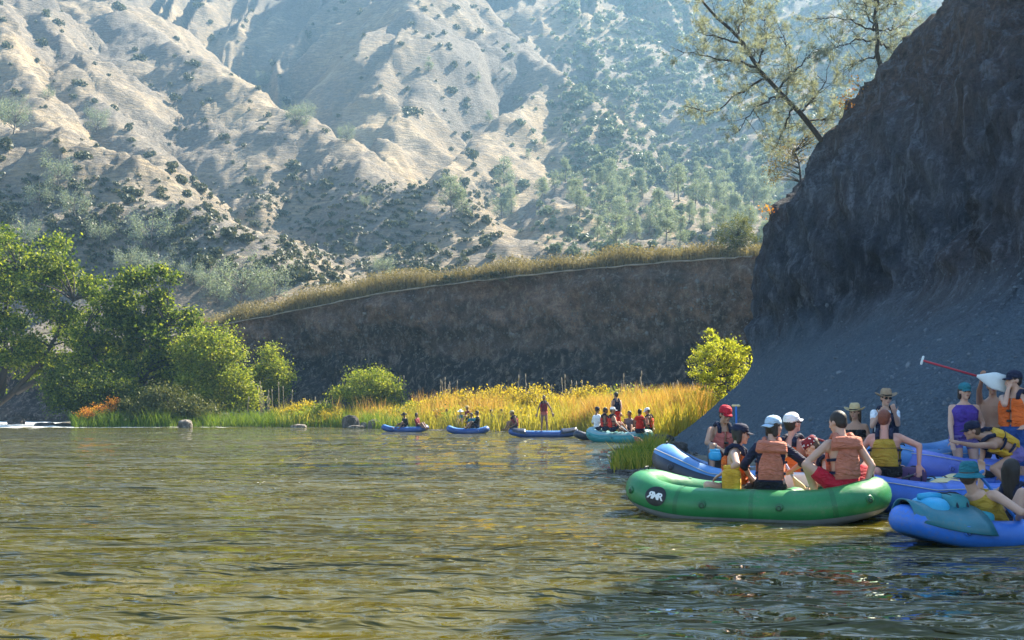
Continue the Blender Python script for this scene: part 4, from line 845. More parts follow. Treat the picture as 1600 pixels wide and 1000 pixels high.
paddle('pale paddle trailing from the teal raft into the river', P(970, 665, 42.0), P(1004, 694, 41.3), mat('rust_blade', (.30, .06, .05), .5), PB_W)
def bag(name, label, cat, c, rx, ry, rz, m, rz_ang=0., e=.55, strap=True, fold=False):
    root = empty(name, c); root.rotation_euler = (0, 0, rz_ang); mb = MB(); boxy(mb, (0, 0, rz), [np.array((rx, 0, 0)), np.array((0, ry, 0)), np.array((0, 0, rz))], e); part('body', mb, m, root)
    if strap:
        for x in (-.4, .4): mb = MB(); th = np.linspace(-.5, PI + .5, 12); tube(mb, np.stack([0 * th + x * rx, np.cos(th) * ry * 1.03, rz + np.sin(th) * rz * 1.03], 1), .012, 5); part('strap', mb, M_STRAP, root)
    if fold: mb = MB(); tube(mb, [(-rx * .8, 0, rz * 2), (0, 0, rz * 2.08), (rx * .8, 0, rz * 2)], .035, 8); part('rolled_top', mb, m, root)
    return tag(root, label, cat)
bag('duffel_bag', 'dark purple duffel bag in the loaded blue raft', 'bag', P(1418, 762, 14.5), .24, .16, .14, mat('purple_cloth', (.07, .035, .10), .8), .3)
bag('dry_bag', 'rounded pale blue dry bag in the loaded blue raft', 'bag', P(1466, 768, 14.7), .2, .17, .1, mat('pale_blue_cloth', (.18, .36, .5), .5), 0, .8)
bag('dry_bag', 'small bright blue dry bag on the nose of the navy raft', 'bag', P(1117, 720, 16.0), .09, .09, .07, mat('cyan_cloth', (.03, .32, .55), .5), 0, .6, False, True)
bag('dry_bag', 'teal dry bag strapped behind the bow cover of the kayak', 'bag', P(1480, 818, 10.7), .16, .2, .15, mat('teal_cloth', (.03, .20, .22), .6), .4, .6)
bag('dry_bag', 'cyan dry bag under the bow cover of the kayak', 'bag', P(1452, 818, 10.55), .15, .2, .13, mat('cyan_cloth', (.03, .32, .55), .5), .3, .7, False, True)
bag('seat_cushion', 'turquoise inflatable cushion beside the kayaker in the bucket hat', 'cushion', P(1523, 822, 10.75), .13, .2, .09, mat('turquoise_rubber', (.04, .33, .42), .5), .3, .7, False)
bag('dry_bag', 'black dry bag at the feet of the standing group', 'bag', P(1530, 768, 15.2), .2, .15, .15, mat('black_cloth', (.015, .015, .02), .7), .2)
bag('cooler_box', 'pale cooler box amidships in the green raft', 'cooler', P(1245, 768, 13.75), .2, .15, .12, M_WHITE, -.4, .25, False)
# ------------------------------------------------------------------ people
def cloth(name, c, var=.18):
    if name in MATS: return MATS[name]
    N = NT(name); v = N.n('TexCoord').outputs['Object']; f = N.noise(v, 6, 5, .65); mp = N.n('Mapping'); N.l(v, mp.inputs[0]); mp.inputs['Scale'].default_value = (1, 1, 2.6); mp.inputs['Rotation'].default_value = (.3, .5, 0); fold = N.noise(mp.outputs[0], 7, 3, .5, 1.2)
    k = N.ramp(f, [(.25, tuple(x * .6 for x in c)), (.5, c), (.8, tuple(min(1, x * 1.15 + .015) for x in c))]); N.l(k, N.b.inputs['Base Color']); N.b.inputs['Roughness'].default_value = .8; N.b.inputs['Specular IOR Level'].default_value = .25
    h = N.bump(fold, .9, .05); h = N.bump(N.noise(v, 60, 3), .3, .004, h); N.l(h, N.b.inputs['Normal']); MATS[name] = N.m; return N.m
def skin_m(name, c):
    m = mat(name, c, .5, .10, 8, .1, .004, .4); b = m.node_tree.nodes['Principled BSDF']; b.inputs['Subsurface Weight'].default_value = .12; b.inputs['Subsurface Radius'].default_value = (.02, .008, .004); return m
SK = {'fair': skin_m('fair_skin', (.52, .31, .22)), 'tan': skin_m('tan_skin', (.40, .22, .14)), 'brown': skin_m('backlit_skin', (.22, .115, .07)), 'pink': skin_m('pink_skin', (.55, .27, .20))}
HR = {'dark': mat('dark_hair', (.022, .015, .011), .55, .4, 40, .6, .01), 'brown': mat('brown_hair', (.07, .04, .022), .55, .4, 40, .6, .01), 'red': mat('auburn_hair', (.17, .05, .025), .55, .4, 40, .6, .01)}
C = {k: cloth('cloth_' + k, v) for k, v in dict(orange=(.70, .13, .02), red=(.58, .035, .02), salmon=(.48, .16, .10), yellow=(.58, .33, .03), mustard=(.42, .27, .035), navy=(.014, .018, .045), black=(.012, .012, .014), crimson=(.45, .012, .03), grey=(.14, .14, .15), purple=(.075, .04, .26), blue=(.03, .08, .26), teal=(.02, .16, .20), white=(.72, .74, .76), straw=(.55, .42, .22), tan=(.34, .24, .15), floral=(.16, .12, .30), pink=(.45, .12, .10), maroon=(.20, .02, .03), ltblue=(.42, .55, .68)).items()}
EYE = mat('eye_dark', (.02, .015, .012), .25); LIP = mat('lip', (.30, .10, .08), .5); GLASS = mat('dark_lens', (.008, .008, .01), .12)
HS = np.array([-.13, -.07, .0, .06, .13, .22, .32, .41, .465, .505, .545]); RX = np.array([.06, .145, .168, .162, .145, .146, .16, .168, .150, .10, .058]); RY = np.array([.06, .10, .118, .115, .105, .106, .116, .112, .088, .068, .054])
def rodr(v, k, a): k = norm(k); v = np.asarray(v, float); return v * math.cos(a) + np.cross(k, v) * math.sin(a) + k * k.dot(v) * (1 - math.cos(a))
def ik(S0, T, a, b, pole):
    S0 = np.asarray(S0, float); T = np.asarray(T, float); d = T - S0; L = np.linalg.norm(d); L2 = min(max(L, abs(a - b) + .02), (a + b) * .995); u = norm(d); T = S0 + u * L2
    x = (a * a - b * b + L2 * L2) / (2 * L2); h = math.sqrt(max(0, a * a - x * x)); p = np.asarray(pole, float); p = norm(p - u * p.dot(u)); return S0 + u * x + p * h, T
def person(label, pel, az=0, U0=(0, 0, 1), U1=(0, 0, 1), head=None, hpitch=0., hroll=0., arms=(None, None), poles=None, legs=(None, None), kpoles=None, H=1.72, fat=1.0, fem=False, tone='fair', hair='dark', hstyle='short',
           hat=None, hatm=None, pfd=None, pillow=False, pfdtrim='navy', shirt=None, sleeves=0.0, shorts='navy', slen=.5, bra=None, glasses=False, vox=.0105, twist=0., shoes=None, curl=.5, name='person'):
    s = H / 1.72; pel = np.asarray(pel, float); azr = math.radians(az); F0 = np.array((math.sin(azr), math.cos(azr), 0)); U0 = norm(U0); U1 = norm(U1); root = empty(name, pel - (0, 0, .1))
    base = np.array(root.location)
    def fr(h):
        h = h * s; n = 8; p = pel.copy(); k = h / n
        for i in range(n): p = p + norm(U0 + (U1 - U0) * np.clip((i + .5) * k / (.5 * s), 0, 1)) * k
        f = np.clip(h / (.5 * s), 0, 1.1); U = norm(U0 + (U1 - U0) * f); Fx = rodr(F0, U, math.radians(twist) * f); R = norm(np.cross(Fx, U)); return p, R, np.cross(U, R), U
    rx = lambda h: np.interp(h, HS, RX) * s * (fat if h < .42 else (1 + fat) / 2); ry = lambda h: np.interp(h, HS, RY) * s * (fat if h < .42 else (1 + fat) / 2)
    def ring(h, inf=0, k=20):
        p, R, Fx, U = fr(h); th = np.arange(k) * 2 * PI / k; return p + np.sin(th)[:, None] * R * (rx(h) + inf) + np.cos(th)[:, None] * Fx * (ry(h) + inf)
    def wpart(nm, mb, m, par=None, smooth=True, voxel=None):
        mb.v = [v - base for v in mb.v]; o = part(nm, mb, m, par or root, smooth)
        if voxel:
            md = o.modifiers.new('remesh', 'REMESH'); md.mode = 'VOXEL'; md.voxel_size = voxel; md.use_smooth_shade = True; sm = o.modifiers.new('smooth', 'SMOOTH'); sm.factor = .5; sm.iterations = 2
        return o
    B = MB(); loft(B, [ring(h) for h in HS]); nb, R1, F1, U1v = fr(.53); pS, RS, FS, US = fr(.455); sw = .175 * s * (1 if not fem else .92) * (.5 + .5 * fat)
    # arms
    A = []
    for i, sd in enumerate((-1, 1)):
        sh = pS + RS * sd * sw; tg = arms[i]; pole = (poles or (None, None))[i]
        if tg is None: tg = sh - US * .50 * s + FS * .12 * s + RS * sd * .07
        if pole is None: pole = -FS + RS * sd * .5 - US * .4
        el, wr = ik(sh, tg, .295 * s, .255 * s, pole); A.append((sh, el, wr)); capsule(B, sh, el, .052 * s, .041 * s); capsule(B, sh - RS * sd * .03, sh - US * .05, .055 * s, .05 * s); capsule(B, el, wr, .042 * s, .027 * s)
        f = norm(wr - el); z = norm(np.cross(f, RS)) if abs(f.dot(RS)) < .95 else norm(np.cross(f, US)); sx = np.cross(z, f); pc = wr + f * .05 * s; k = max(1.0, vox / .0095)
        boxy(B, pc, [sx * .041 * s, z * .017 * s * k, f * .055 * s], .6, 12, 7)
        for q, (o, l) in enumerate(((-.030, .072), (-.010, .083), (.010, .078), (.030, .060))):
            a0 = wr + f * .095 * s + sx * o * s; d1 = norm(f + z * -.35 * curl + sx * o * 3.0); a1 = a0 + d1 * l * .5 * s; d2 = norm(d1 - z * .9 * curl); capsule(B, a0 - f * .02, a1, .0092 * s * k, .0088 * s * k, 6); capsule(B, a1, a1 + d2 * l * .5 * s, .0088 * s * k, .0078 * s * k, 6)
        t0 = wr + f * .03 * s - sx * sd * -.03 * s; t1 = t0 + norm(f * .7 + sx * sd * .8 - z * .3 * curl) * .05 * s; capsule(B, t0, t1, .012 * s * k, .010 * s * k, 6); capsule(B, t1, t1 + norm(f + sx * sd * .25 - z * .4 * curl) * .035 * s, .010 * s * k, .008 * s * k, 6)
    # legs
    G = []; p0, Rh, Fh, Uh = fr(0)
    for i, sd in enumerate((-1, 1)):
        hp = p0 + Rh * sd * .092 * s * fat - Uh * .035 * s; tg = legs[i]
        if tg is None: tg = hp + F0 * .40 * s + np.array((0, 0, -.42 * s))
        pole = (kpoles or (None, None))[i]
        if pole is None: pole = F0 + np.array((0, 0, .8)) + Rh * sd * .25
        kn, an = ik(hp, tg, .43 * s, .41 * s, pole); G.append((hp, kn, an)); capsule(B, hp, kn, .088 * s * (.4 + .6 * fat), .056 * s); cf = kn + (an - kn) * .3 - norm(pole) * .012; capsule(B, kn, cf, .054 * s, .055 * s); capsule(B, cf, an, .053 * s, .034 * s)
        sd2 = norm(an - kn); fd = norm(F0 - sd2 * F0.dot(sd2) * .9) if abs(F0.dot(sd2)) < .95 else norm(pole); fd = norm(fd + np.array((0, 0, -.1))); heel = an + sd2 * .03 * s - fd * .04 * s; capsule(B, heel, an + sd2 * .04 * s + fd * .14 * s, .036 * s, .03 * s); capsule(B, an, heel, .036 * s, .036 * s)
        if shoes: m2 = MB(); capsule(m2, heel, an + sd2 * .045 * s + fd * .15 * s, .046 * s, .04 * s); capsule(m2, an + sd2 * .01, heel, .045 * s, .046 * s); wpart('shoe', m2, C[shoes], voxel=max(.014, vox))
    if fem:
        for sd in (-1, 1): p, R, Fx, U = fr(.345); ellipsoid(B, p + R * sd * .075 * s + Fx * (ry(.345) - .01), [R * .068 * s, Fx * .062 * s, U * .066 * s])
    # head
    ha = math.radians(az + twist if head is None else head); hp_ = math.radians(hpitch); hf = np.array((math.sin(ha) * math.cos(hp_), math.cos(ha) * math.cos(hp_), math.sin(hp_))); hr = norm(np.cross(hf, (0, 0, 1))); hu = np.cross(hr, hf)
    if hroll: hr = rodr(hr, hf, math.radians(hroll)); hu = np.cross(hr, hf)
    Cc = nb + norm(U1v * .8 + hu * .8 + hf * .35) * .175 * s; X = lambda a, b, c: Cc + (hr * a + hf * b + hu * c) * s
    capsule(B, nb - U1v * .04, X(0, -.022, -.05), .06 * s, .053 * s); ellipsoid(B, X(0, -.012, .028), [hr * .076 * s, hf * .098 * s, hu * .094 * s]); ellipsoid(B, X(0, .022, -.05), [hr * .058 * s, hf * .066 * s, hu * .066 * s]); ellipsoid(B, X(0, .068, -.098), [hr * .026 * s, hf * .022 * s, hu * .020 * s]); ellipsoid(B, X(0, .058, .022), [hr * .060 * s, hf * .034 * s, hu * .022 * s])
    capsule(B, X(0, .086, .012), X(0, .104, -.024), .011 * s, .017 * s, 8); ellipsoid(B, X(0, .082, -.058), [hr * .026 * s, hf * .014 * s, hu * .016 * s])
    for sd in (-1, 1): ellipsoid(B, X(sd * .078, -.01, -.004), [hr * .012 * s, hf * .022 * s, hu * .032 * s]); ellipsoid(B, X(sd * .045, .05, -.02), [hr * .026 * s, hf * .03 * s, hu * .026 * s])
    wpart('body', B, SK[tone], voxel=vox)
    if vox < .015:
        for sd in (-1, 1):
            m2 = MB(); ellipsoid(m2, X(sd * .031, .083, .004), [hr * .013 * s, hf * .007 * s, hu * .007 * s], 8, 5); wpart('eye', m2, EYE); m2 = MB(); capsule(m2, X(sd * .016, .092, .026), X(sd * .048, .080, .027), .006 * s, .004 * s, 6); wpart('eyebrow', m2, HR[hair])
        m2 = MB(); ellipsoid(m2, X(0, .094, -.057), [hr * .024 * s, hf * .006 * s, hu * .008 * s], 8, 5); wpart('mouth', m2, LIP)
    if glasses:
        m2 = MB()
        for sd in (-1, 1): ellipsoid(m2, X(sd * .034, .096, .004), [hr * .030 * s, hf * .009 * s, hu * .020 * s], 10, 6); capsule(m2, X(sd * .062, .085, .01), X(sd * .080, -.01, .012), .005 * s, .005 * s, 6)
        capsule(m2, X(-.02, .1, .01), X(.02, .1, .01), .004, .004, 6); wpart('sunglasses', m2, GLASS)
    # hair
    m2 = MB(); ellipsoid(m2, X(0, -.026, .040), [hr * .086 * s, hf * .100 * s, hu * .098 * s], 18, 12); ellipsoid(m2, X(0, -.055, -.01), [hr * .078 * s, hf * .06 * s, hu * .075 * s])
    if hstyle == 'long':
        for q in (-.05, 0, .05): capsule(m2, X(q, -.06, .0), nb - U1v * .16 * s - FS * .12 * s + RS * q * s, .05 * s, .03 * s)
        for sd in (-1, 1): capsule(m2, X(sd * .07, -.02, .02), X(sd * .078, -.03, -.12), .03 * s, .022 * s)
    elif hstyle == 'bob':
        for sd in (-1, 0, 1): capsule(m2, X(sd * .062, -.035, .03), X(sd * .066, -.04, -.085), .04 * s, .035 * s)
    elif hstyle == 'bun': ellipsoid(m2, X(0, -.13, .02), [hr * .045 * s, hf * .045 * s, hu * .045 * s])
    wpart('hair', m2, HR[hair], voxel=max(.010, vox))
    # hats
    if hat:
        hm = C[hatm]; th = np.arange(24) * 2 * PI / 24; el = lambda a, b, z, sh=-.012, cv=0: np.array([X(math.sin(t) * a, sh + math.cos(t) * b, z + cv * math.sin(t) ** 2) for t in th])
        if hat in ('cap', 'capback'):
            m2 = MB(); loft(m2, [el(.090 * q, .110 * q, z) for q, z in ((1.0, .035), (1.02, .06), (.98, .09), (.85, .118), (.6, .138), (.3, .147), (.02, .149))]); o = wpart('cap', m2, hm); d = 1 if hat == 'cap' else -1; m2 = MB(); rows = []
            for q in np.linspace(0, 1, 6):
                rows.append([X(x * .080 * (1 - .25 * q * q), -.012 + d * (.098 * math.sqrt(max(0, 1 - (x * .8) ** 2)) + q * .085 * math.sqrt(max(.0, 1 - x * x * .7))), .045 - .025 * q - .02 * x * x) for x in np.linspace(-1, 1, 11)])
            m2.add(np.array(rows).reshape(-1, 3), [tuple(f) for f in grid_faces(6, 11)]); bo = wpart('brim', m2, hm, o); so = bo.modifiers.new('thickness', 'SOLIDIFY'); so.thickness = .006; m2 = MB(); ellipsoid(m2, X(0, -.012, .15), [hr * .010, hf * .010, hu * .006], 8, 5); wpart('button', m2, hm, o)
        else:
            spec = {'cowboy': (.175, .155, .045, .115, .0), 'sunhat': (.20, .19, .008, .10, -.005), 'bucket': (.148, .150, .0, .095, -.045), 'bandana': (.098, .115, 0, .085, 0.0)}[hat]; bw, bl, cv, ch, dr = spec; m2 = MB()
            loft(m2, [el(.088, .108, .030), el(.090, .110, .05), el(.086, .106, .05 + ch * .5), el(.074, .094, .05 + ch * .85), el(.055, .075, .05 + ch), el(.02, .04, .05 + ch * (.86 if hat == 'cowboy' else 1.02)), el(.002, .003, .05 + ch * (.82 if hat == 'cowboy' else 1.03))]); o = wpart('hat', m2, hm)
            if hat != 'bandana':
                m2 = MB(); loft(m2, [el(.086 + (bw - .086) * q, .106 + (bl - .106) * q, .040 + dr * q, -.012, cv * q * q * 1.3) for q in np.linspace(0, 1, 7)], False); bo = wpart('brim', m2, hm, o); so = bo.modifiers.new('thickness', 'SOLIDIFY'); so.thickness = .007
                m2 = MB(); loft(m2, [el(.0925, .1125, .045), el(.0925, .1125, .066)], False); wpart('hat_band', m2, C['black' if hatm != 'teal' else 'teal'], o)
            else:
                m2 = MB(); capsule(m2, X(0, -.12, .03), X(.03, -.17, -.03), .02, .01); wpart('knot', m2, hm, o); rr = np.random.default_rng(4)
                for _ in range(26):
                    t = rr.uniform(0, 6.28); z = rr.uniform(.04, .12); q = np.interp(z, [.03, .09, .13], [1.02, .98, .8]); m2 = MB(); ellipsoid(m2, X(math.sin(t) * .09 * q, -.012 + math.cos(t) * .11 * q, z), [hr * .009, hf * .009, hu * .009], 6, 5); wpart('dot', m2, C['white'], o)
    # clothes
    if shirt:
        m2 = MB(); loft(m2, [ring(h, .012 * s) for h in (-.06, 0, .06, .13, .22, .32, .41, .465, .50)])
        if fem:
            for sd in (-1, 1): p, R, Fx, U = fr(.34); ellipsoid(m2, p + R * sd * .075 * s + Fx * (ry(.345) - .005), [R * .095 * s, Fx * .058 * s, U * .10 * s])
        for sh, el_, wr in (A if sleeves > .08 else []):
            capsule(m2, sh, sh + (el_ - sh) * min(1, sleeves * 2), .064 * s, .055 * s)
            if sleeves > .5: capsule(m2, el_, el_ + (wr - el_) * (sleeves - .5) * 2, .053 * s, .042 * s)
        wpart('shirt', m2, C[shirt], voxel=max(.011, vox))
    if shorts:
        m2 = MB(); loft(m2, [ring(h, .012 * s) for h in (-.12, -.07, 0, .05, .085)])
        for hp, kn, an in G: capsule(m2, hp, hp + (kn - hp) * slen, .102 * s * (.4 + .6 * fat), .086 * s)
        wpart('shorts', m2, C[shorts], voxel=max(.011, vox))
    def panel(mb, h0, h1, lo, hi, thick, inf=.012, rmin=0., nh=11, nt=13, ex=8):
        O, I = [], []
        for a in np.linspace(0, 1, nh):
            h = h0 + (h1 - h0) * a; p, R, Fx, U = fr(h); l, q = lo(a), hi(a)
            for b in np.linspace(0, 1, nt):
                th = math.radians(l + (q - l) * b); e = max(0, 1 - abs(2 * a - 1) ** ex) * max(0, 1 - abs(2 * b - 1) ** ex); a1, b1 = max(rx(h), rmin * s), max(ry(h), rmin * s * .62)
                for L_, off in ((O, inf * s + thick * s * (e ** .5)), (I, (inf - .014) * s)): L_.append(p + R * math.sin(th) * (a1 + off) + Fx * math.cos(th) * (b1 + off))
        n = nh * nt; Fq = [tuple(f) for f in grid_faces(nh, nt)]; Fi = [tuple(i + n for i in f[::-1]) for f in Fq]; bd = [i for i in range(nt)] + [r_ * nt + nt - 1 for r_ in range(1, nh)] + [n - 1 - i for i in range(1, nt)] + [r_ * nt for r_ in range(nh - 2, 0, -1)]
        mb.add(np.array(O + I), Fq + Fi + [(bd[i], bd[(i + 1) % len(bd)], bd[(i + 1) % len(bd)] + n, bd[i] + n) for i in range(len(bd))])
    if bra:
        m2 = MB()
        for sd in (-1, 1): p, R, Fx, U = fr(.34); ellipsoid(m2, p + R * sd * .075 * s + Fx * (ry(.345) - .006), [R * .076 * s, Fx * .070 * s, U * .066 * s])
        panel(m2, .27, .40, lambda a: -178, lambda a: 178, .012, .012, 0, 7, 40); wpart('swim_top', m2, C[bra])
    if pfd:
        m2 = MB(); cut = lambda a: 26 * max(0, (a - .45) / .55) ** 1.0
        panel(m2, .06, .455, lambda a: 4, lambda a: 66 - cut(a), .048, .016, .13); panel(m2, .06, .455, lambda a: -66 + cut(a), lambda a: -4, .048, .016, .13)
        panel(m2, .06, .43, lambda a: 122 + cut(a) * (1.0 if not pillow else 1.3), lambda a: 238 - cut(a) * (1.0 if not pillow else 1.3), .045, .016, .13); jk = wpart('life_jacket', m2, C[pfd])
        if pillow: m2 = MB(); panel(m2, .375, .535, lambda a: 118 + 10 * a, lambda a: 242 - 10 * a, .085, .022, .165, 11, 15, 4); wpart('pillow', m2, C[pfd], jk)
        else: m2 = MB(); panel(m2, .30, .31, lambda a: 118, lambda a: 242, .052, .016, .13, 5, 13, 8); wpart('panel_seam', m2, C[pfdtrim], jk)
        for h in (.12, .26): m2 = MB(); panel(m2, h, h + .032, lambda a: -179, lambda a: 179, .006, .034 if h < .2 else .036, .13, 4, 44, 8); wpart('strap', m2, C[pfdtrim], jk)
        for sd in (-1, 1):
            m2 = MB(); pts = []
            for h, y, z in ((.43, 1, 0), (.475, .85, .03), (.50, .3, .055), (.50, -.3, .055), (.475, -.85, .03), (.42, -1, 0)): p, R, Fx, U = fr(h); pts.append(p + R * sd * .088 * s + Fx * y * (.115 * s) + U * z * s)
            tube(m2, pts, [.030 * s, .032 * s, .030 * s, .030 * s, .032 * s, .030 * s], 8); wpart('shoulder_strap', m2, C[pfdtrim] if not pillow else C[pfd], jk)
        for q, h in enumerate((.14, .28)): p, R, Fx, U = fr(h); m2 = MB(); boxy(m2, p + Fx * (max(ry(h), .085) + .068 * s), [R * .03, Fx * .010, U * .018], .4, 10, 7); wpart('buckle', m2, M_BLACK, jk)
    return tag(root, label, 'person')
def D(*a): return P(*a)
# --- green raft
person('person in navy cap and orange life jacket facing across the green raft', D(1150, 764, 13.45), az=112, U0=(-.1, 0, 1), U1=(.12, 0, 1), head=84, hpitch=-4, arms=(D(1180, 752, 13.2), D(1128, 740, 13.2)), poles=((-1, -.3, -.3), (-.3, -.6, -.6)), legs=(D(1190, 800, 13.5), D(1120, 800, 13.35)), kpoles=((.4, -.5, 1), (-.6, -.5, 1)), hat='cap', hatm='navy', pfd='orange', tone='fair', hstyle='bob', shorts='grey', fem=True, shirt=None, H=1.66)
bag('dry_bag', 'yellow dry bag held on the lap of the navy capped paddler', 'bag', D(1143, 772, 13.1), .115, .08, .155, C['yellow'], -.3, .5, False, True)
person('person in navy shirt and salmon life jacket with back to the river', D(1204, 757, 13.0), az=12, U0=(0, 0, 1), U1=(.06, .06, 1), head=62, hpitch=2, arms=(D(1172, 745, 13.3), D(1237, 735, 13.2)), poles=((-1, -.2, -.4), (1, -.4, -.3)), legs=(D(1175, 780, 13.75), D(1240, 785, 13.75)), hat='capback', hatm='ltblue', pfd='salmon', pillow=True, shirt='navy', sleeves=.62, shorts='black', tone='fair', hair='dark', hstyle='bob', fem=True, H=1.68)
person('man in white cap and orange life jacket looking up the river', D(1241, 750, 14.1), az=48, U1=(-.08, 0, 1), head=62, hpitch=14, arms=(None, D(1268, 755, 13.9)), poles=(None, (1, -.5, -.2)), legs=(D(1228, 800, 14.0), D(1285, 800, 14.1)), hat='cap', hatm='white', pfd='orange', tone='pink', fat=1.12, glasses=True, shorts='black', H=1.78)
person('person in red polka dot bandana bending down in the green raft', D(1316, 762, 13.9), az=-70, U0=(-.25, -.1, 1), U1=(-.85, -.25, .75), head=-75, hpitch=-38, arms=(D(1262, 765, 13.7), D(1258, 770, 14.0)), poles=((0, -1, -.3), (0, .6, -.6)), legs=(D(1262, 795, 13.9), D(1268, 795, 14.2)), hat='bandana', hatm='maroon', pfd='orange', tone='fair', hair='brown', shorts='blue', H=1.68)
person('man in crimson shorts and salmon life jacket sitting on the green raft tube', D(1320, 757, 12.75), az=-8, U0=(-.05, .05, 1), U1=(-.02, .12, 1), head=-35, hpitch=-14, arms=(D(1270, 752, 12.85), D(1352, 762, 12.72)), poles=((-1, -.3, .1), (1, -.3, 0)), legs=(D(1272, 768, 12.98), D(1362, 772, 13.15)), kpoles=((-1, .25, .55), (.7, .6, .7)), pfd='salmon', pillow=True, tone='fair', hair='dark', shorts='crimson', slen=.62, H=1.8, fat=.96)
# --- navy raft and shore
person('man in red cap and pink life jacket hunched on the navy raft', D(1127, 719, 16.4), az=168, U0=(0, .1, 1), U1=(.06, -.22, 1), head=160, hpitch=-14, arms=(D(1142, 706, 16.05), D(1128, 703, 16.0)), poles=((1, -.2, -.2), (-1, -.2, -.2)), legs=(D(1140, 740, 16.0), D(1112, 740, 15.95)), kpoles=((.3, -1, 1), (-.3, -1, 1)), hat='cap', hatm='crimson', pfd='pink', tone='tan', glasses=True, shorts='grey', slen=.9, H=1.72, fat=1.1)
person('woman in straw hat and dark bikini top sitting at the scree foot', D(1337, 708, 17.4), az=205, U1=(0, .05, 1), head=215, hpitch=-4, arms=(None, None), legs=(D(1342, 745, 17.0), D(1325, 745, 17.0)), hat='cowboy', hatm='straw', bra='black', fem=True, tone='tan', hair='brown', hstyle='long', shorts='black', slen=.2, H=1.6)
person('man in tan cowboy hat and sunglasses standing before the scree', D(1383, 689, 17.2), az=178, head=178, hpitch=-5, arms=(D(1398, 645, 16.85), D(1374, 648, 16.85)), poles=((.35, .3, -1), (-.35, .3, -1)), legs=(D(1395, 764, 17.2), D(1370, 764, 17.2)), kpoles=((0, -1, .1), (0, -1, .1)), hat='cowboy', hatm='tan', pfd='navy', shirt='white', sleeves=.2, tone='fair', glasses=True, shorts='blue', H=1.66, fat=1.12)
person('auburn haired woman in mustard life jacket kneeling in the blue raft', D(1383, 735, 14.35), az=22, U0=(0, 0, 1), U1=(-.02, .05, 1), head=40, hpitch=4, arms=(D(1362, 722, 14.6), D(1436, 726, 14.15)), poles=((-1, 0, -.3), (1, -.3, .3)), legs=(D(1372, 775, 14.2), D(1405, 775, 14.5)), kpoles=((-.25, -.6, .5), (.4, .6, .4)), pfd='mustard', shirt=None, tone='pink', hair='red', hstyle='short', shorts='black', slen=.5, fem=True, fat=1.2, H=1.66, curl=.2)
# --- standing group
person('woman in purple top and teal black cap standing by the rafts', D(1506, 683, 16.0), az=188, head=178, arms=(D(1535, 668, 15.8), D(1488, 690, 15.85)), poles=((.5, .5, -.6), (-.5, .6, -.5)), legs=(D(1520, 768, 16.0), D(1494, 768, 16.0)), kpoles=((0, -1, .1), (0, -1, .1)), hat='cap', hatm='teal', shirt='purple', sleeves=.06, shorts='floral', slen=.35, tone='fair', hair='dark', hstyle='bob', fem=True, fat=1.25, H=1.63)
person('shirtless man holding the red paddle overhead', D(1551, 676, 16.2), az=200, head=200, arms=(D(1576, 600, 16.0), D(1534, 592, 15.85)), poles=((1, 0, -.2), (-1, 0, -.6)), legs=(D(1564, 768, 16.2), D(1540, 768, 16.2)), kpoles=((0, -1, .1), (0, -1, .1)), tone='tan', hair='dark', shorts='navy', slen=.7, H=1.68, fat=1.1)
person('man in navy cap and orange life jacket standing beside the shirtless man', D(1587, 673, 15.6), az=232, head=262, hpitch=2, arms=(D(1600, 665, 15.4), D(1576, 606, 15.55)), poles=((.6, .6, -.4), (-.4, -.4, -1)), legs=(D(1600, 768, 15.6), D(1575, 768, 15.6)), kpoles=((-.7, -.7, .1), (-.7, -.7, .1)), hat='cap', hatm='navy', pfd='orange', tone='fair', shorts='blue', slen=.9, H=1.76, fat=1.2)
person('woman in yellow life jacket bending forward and reaching out over the blue raft', D(1586, 708, 14.9), az=-86, U0=(-.75, 0, .75), U1=(-1, -.05, .12), head=-82, hpitch=-8, arms=(D(1472, 690, 14.5), D(1530, 745, 14.9)), poles=((0, -.3, -1), (.5, .4, -.2)), legs=(D(1584, 768, 14.7), D(1604, 768, 15.0)), kpoles=((-1, 0, .1), (-1, 0, .1)), hat='cap', hatm='navy', pfd='yellow', pfdtrim='navy', tone='tan', hair='brown', shorts='floral', slen=.28, fem=True, H=1.66, curl=.1, shoes='black')
# --- kayak
person('kayaker in teal bucket hat and yellow top lifting a paddle arm', D(1556, 830, 10.85), az=48, U0=(-.45, -.3, .8), U1=(-.62, -.35, .62), head=40, hpitch=2, arms=(D(1533, 744, 10.95), D(1590, 812, 10.6)), poles=((.2, .2, -1), (.3, -1, -.2)), legs=(D(1600, 822, 11.25), D(1600, 815, 11.0)), kpoles=((.2, .2, 1), (.2, -.2, 1)), hat='bucket', hatm='teal', shirt='mustard', sleeves=.0, tone='fair', hair='brown', shorts='navy', H=1.72, fat=1.05)
person('dark haired kayaker in red life jacket in the front seat', D(1600, 826, 11.25), az=58, U0=(-.3, -.2, .9), U1=(-.35, -.25, .8), head=60, arms=(D(1612, 800, 11.4), D(1612, 808, 11.0)), legs=(D(1660, 820, 11.6), D(1660, 815, 11.4)), pfd='red', tone='tan', hair='dark', hstyle='long', fem=True, shorts='navy', H=1.6)
